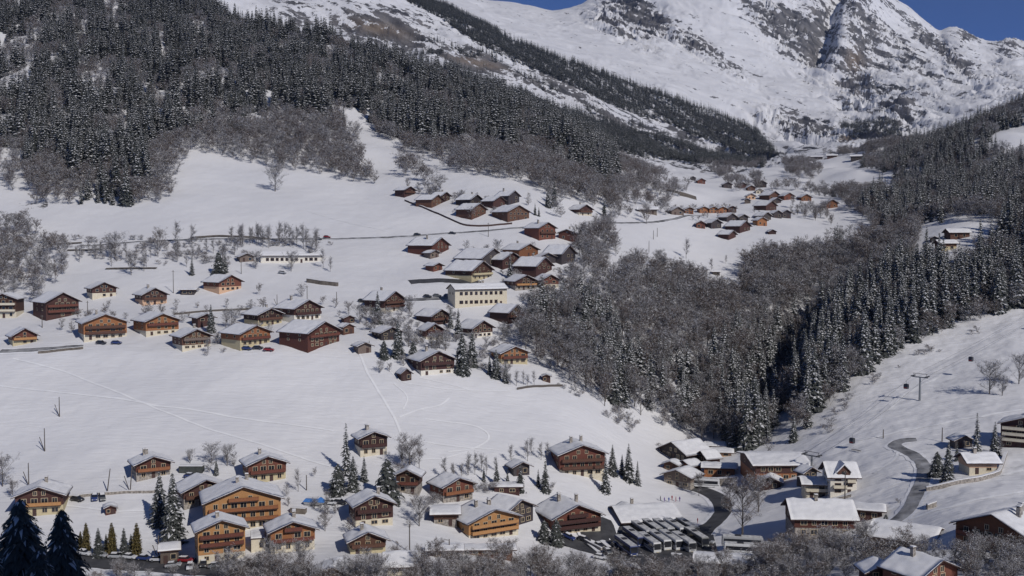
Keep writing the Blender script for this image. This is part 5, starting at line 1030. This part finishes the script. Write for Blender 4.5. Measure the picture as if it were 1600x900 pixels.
def inany(px, py, polys):
    r = np.zeros(px.shape, bool)
    for p in polys: r |= pip(px, py, p)
    return r
spr, bar, shr = [], [], []       # rows: x y z h px py
def keep(lst, x, y, z, px, py, m, h0, h1):
    h = h0 + (h1 - h0) * np.clip(0.45 + 0.5 * fbm(x / 30, y / 30, 2, 111) + rng.uniform(-0.4, 0.4, len(x)), 0, 1)
    for i in np.nonzero(m)[0]: lst.append((x[i], y[i], z[i], h[i], px[i], py[i]))
x, y, z, px, py = scatter(6.6, 700, 1800)
dens = fbm(x / 45, y / 60, 3, 91); dens2 = rng.uniform(0, 1, len(x)); hole = inany(px, py, HOLES)
mleft = pip(px, py, S_LEFT) & (dens > -0.08) & ~hole
keep(spr, x, y, z, px, py, mleft & (dens2 < 0.88), 12, 35)
edge = 0.75 * (inany(px, py, [B_LEFT, B_EDGE, B_STRIP])) + 0.5 * pip(px, py, B_ALL)
keep(bar, x, y, z, px, py, ~mleft & (rng.uniform(0, 1, len(x)) < edge * (0.75 + 0.4 * np.abs(dens))) & ~hole, 10, 17)
mgr = pip(px, py, G_ALL) & ~hole & (x > 130)
sp = inany(px, py, G_SPR)
keep(spr, x, y, z, px, py, mgr & sp & (dens > -0.35) & (dens2 < 0.7), 14, 24)
keep(bar, x, y, z, px, py, mgr & (dens2 > 0.25) & ~(sp & (dens > -0.35) & (dens2 < 0.7)), 9, 15)
keep(spr, x, y, z, px, py, mgr & ~sp & (dens > 0.45) & (dens2 < 0.3), 12, 20)
x, y, z, px, py = scatter(5.2, 400, 700)
dens = fbm(x / 40, y / 40, 3, 92); dens2 = rng.uniform(0, 1, len(x)); hole = inany(px, py, HOLES)
mgr = pip(px, py, G_ALL) & ~hole; sp = inany(px, py, G_SPR)
big = np.where(px > 1130, 1.0, 0.72)
mm = mgr & sp & (dens > -0.5) & (dens2 < 0.72)
h = rng.uniform(17, 27, len(x)) * big
for i in np.nonzero(mm)[0]: spr.append((x[i], y[i], z[i], h[i], px[i], py[i]))
keep(bar, x, y, z, px, py, mgr & ~mm & (dens2 > 0.1), 9, 18)
keep(spr, x, y, z, px, py, mgr & ~sp & (dens > 0.5) & (dens2 < 0.25), 12, 18)
mm = inany(px, py, [B_ROADL, *B_MID])
keep(bar, x, y, z, px, py, mm & (dens2 < 0.55), 8, 14)
x2, y2, z2, px2, py2 = scatter(6.5, 640, 860)
keep(bar, x2, y2, z2, px2, py2, inany(px2, py2, [B_ROADL, *B_MID]) & (rng.uniform(0, 1, len(x2)) < 0.6), 8, 14)
x3, y3, z3, px3, py3 = scatter(3.4, 430, 640, 1080, 1260)
mt = pip(px3, py3, [(1130,690),(1095,640),(1120,560),(1180,520),(1240,500),(1245,560),(1225,640),(1195,690)]) & (rng.uniform(0, 1, len(x3)) < .6); u3 = rng.uniform(0, 1, len(x3))
keep(bar, x3, y3, z3, px3, py3, mt & (u3 > .4), 8, 15); keep(spr, x3, y3, z3, px3, py3, mt & (u3 < .4), 14, 24)
# small trees between the chalets
x3, y3, z3, px3, py3 = scatter(5.0, 300, 860)
VIL = [(380,455),(560,455),(640,470),(700,480),(830,470),(905,440),(900,480),(830,520),(820,560),(770,600),(700,560),(620,540),(560,530),(380,530),(300,540),(210,525),(120,540),(60,520),(100,470),(250,480)]
VIL2 = [(250,700),(500,740),(560,700),(680,730),(780,745),(960,750),(940,800),(840,790),(700,830),(640,830),(500,840),(480,790),(250,790)], [(640,290),(720,300),(830,310),(840,345),(700,330)], [(700,385),(900,380),(930,410),(900,440),(700,425)], [(1040,325),(1250,300),(1260,330),(1150,375),(1060,350)], [(1000,690),(1200,700),(1210,770),(1170,800),(1060,770)]
keep(bar, x3, y3, z3, px3, py3, inany(px3, py3, [VIL, *VIL2]) & (rng.uniform(0, 1, len(x3)) < .14), 3, 7.5)
# pale thickets further up the valley
x, y, z, px, py = scatter(8, 850, 1900, 1000, 1500)
FAR_B = [(1080,238),(1150,228),(1200,232),(1195,262),(1150,268),(1125,280),(1100,262)], [(1222,252),(1262,256),(1285,270),(1270,290),(1232,280)], [(1190,300),(1240,292),(1300,300),(1330,330),(1300,312),(1240,302)], [(1255,330),(1290,328),(1340,372),(1330,380),(1270,348)], [(1330,205),(1420,200),(1420,240),(1340,240)], [(1130,285),(1190,280),(1200,300),(1150,305)], [(1195,240),(1280,236),(1350,232),(1350,246),(1280,242),(1200,252)]
keep(bar, x, y, z, px, py, inany(px, py, FAR_B) & (rng.uniform(0, 1, len(x)) < 0.7), 8, 14)
# scrub along banks, walls and between the chalets
x, y, z, px, py = scatter(3.0, 290, 760)
SCR = ([(865,595),(905,612),(1000,660),(1060,700),(1060,720),(1000,690),(930,640),(880,612)], [(100,380),(240,372),(300,384),(400,398),(380,420),(300,418),(200,412),(120,400)], [(560,470),(640,480),(740,500),(820,520),(800,580),(760,600),(700,560),(640,545),(570,520)], [(780,425),(900,420),(905,460),(830,478),(790,455)],
 [(300,560),(340,520),(380,505),(420,515),(330,560)], [(640,775),(800,745),(880,760),(830,780),(700,790),(650,800)], [(1290,690),(1300,640),(1360,590),(1460,540),(1530,515),(1540,528),(1440,560),(1350,610)], [(1380,800),(1395,790),(1430,745),(1440,750),(1420,800)], [(640,305),(700,300),(800,320),(830,345),(760,345),(700,330)],
 [(0,370),(110,372),(230,378),(400,372),(520,378),(520,388),(400,386),(230,392),(0,388)])
m = inany(px, py, SCR) & (rng.uniform(0, 1, len(x)) < 0.25 + 0.9 * fbm(x / 10, y / 10, 2, 95))
keep(shr, x, y, z, px, py, m, 1.4, 4.2)
def pick(lst, n):
    ok = [r_ for r_ in lst if free(r_[0], r_[1], 3.0)]
    vis = [r_ for r_ in ok if -8 < r_[4] < 1608 and r_[5] - r_[3] * FP / r_[1] < 898]
    vis.sort(key=lambda r_: -r_[3] / r_[1]); ind = set(id(r_) for r_ in vis[:n])
    return vis[:n], [r_ for r_ in ok if id(r_) not in ind]
def where(px, py, kind):
    if px < 700 and py < 300 or (px < 260 and py < 480): return None
for_spr, rest_spr = pick(spr, 238); for_bar, rest_bar = pick(bar, 44)
def region(px, py):
    if py > 545 and px < 1060: return 'wood on the terrace bank left of the gorge'
    if px < 1060 and py > 400: return 'wood between the chalets and the gorge'
    if px < 620 and py > 300: return 'wood beside the upper road at the far left'
    if px < 1075 and py < 400: return 'forest above the upper chalets'
    if px < 1225 and py > 540: return 'wood in the bottom of the gorge'
    if px >= 1540 and py > 360: return 'wood at the right edge above the ski run'
    if px >= 1440 and py > 395: return 'wood just below the two hay barns'
    if px >= 1350 and py > 400: return 'wood directly above the upper ski run'
    if px >= 1285 and py > 400: return 'wood above the tall lift pylon'
    if px >= 1225 and py > 400: return 'lowest tip of the wood beside the ski run'
    return 'wood on the far side of the gorge'
for r_ in for_spr:
    g = region(r_[4], r_[5]); tree('spruce', 'spruce', r_[:3], r_[3], 'dark snow-flecked spruce in the ' + g, 'spruce', 'spruces of the ' + g)
for r_ in for_bar:
    g = region(r_[4], r_[5]); tree('bare_tree', 'bare', r_[:3], r_[3], 'frosted bare tree in the ' + g, 'bare tree', 'bare trees of the ' + g)
xb, yb, zb, pxb, pyb = scatter(3.6, 222, 300, -60, 1700)
mb = pip(pxb, pyb, [(340,908),(560,888),(700,884),(900,890),(960,905),(1100,915),(1200,880),(1260,868),(1380,862),(1500,880),(1600,880),(1700,880),(1700,990),(340,990)]) & (rng.uniform(0, 1, len(xb)) < .42)
rest_bar += [(xb[i], yb[i], zb[i], random.uniform(4, 9.5), 0, 0) for i in np.nonzero(mb)[0] if free(xb[i], yb[i], .5)]
def rows(l): return [(a[0], a[1], a[2] - 0.2, a[3], random.uniform(0, 6.28)) for a in l]
tag(gn_wood('spruce_forest', rows(rest_spr), P_SPR), 'dark mass of snow-dusted spruces covering the steep slopes', 'forest')
tag(gn_wood('bare_woodland', rows(rest_bar), P_BAR), 'grey mass of leafless frosted trees on the slopes and in the gorge', 'woodland')
tag(gn_wood('scrub', rows([s for s in shr if free(s[0], s[1], 0.5)]), P_SHR), 'low frosted scrub on banks and between the chalets', 'scrub')
x, y, z, px, py = scatter(6.5, 1750, 3100, 560, 1430)
BAND = [(600,-30),(650,-15),(720,20),(800,62),(900,100),(1000,136),(1100,170),(1180,205),(1215,240),(1190,252),(1150,236),(1100,218),(1040,192),(1000,182),(950,162),(900,138),(850,115),(800,96),(740,66),(690,30),(640,5)], [(790,140),(850,160),(900,178),(960,196),(1040,215),(1120,240),(1200,256),(1190,262),(1100,256),(1000,246),(960,236),(880,196),(810,165)], [(1310,195),(1400,190),(1410,215),(1330,215)], [(690,6),(760,40),(775,52),(720,30)]
f = fbm(x / 120, y / 120, 3, 97); far = inany(px, py, BAND) & (f > -0.75)
loose = pip(px, py, [(560,40),(800,90),(1000,190),(1200,250),(1000,250),(800,150),(600,80)]) & (f > 0.35) & (rng.uniform(0, 1, len(x)) < 0.3)
hs = rng.uniform(13, 23, len(x)); far |= loose
tag(gn_wood('mountain_forest', [(x[i], y[i], z[i] - 0.5, hs[i], random.uniform(0, 6)) for i in np.nonzero(far)[0]], P_FAR), 'bluish band of distant conifers below the white mountain', 'forest')

# ------------------------------------------------------------------ air
m = bpy.data.materials.new('thin_mountain_air'); m.use_nodes = True; t = m.node_tree; t.nodes.clear()
v = t.nodes.new('ShaderNodeVolumePrincipled'); v.inputs['Density'].default_value = HAZE; v.inputs['Color'].default_value = (0.6, 0.72, 1.0, 1); v.inputs['Anisotropy'].default_value = 0.2
ou = t.nodes.new('ShaderNodeOutputMaterial'); t.links.new(v.outputs[0], ou.inputs['Volume'])
hb_ = MB(); hb_.box(-9000, 9000, -420, 8950, -130, 2400); hz = hb_.build('haze', m); tag(hz, kind='stuff')
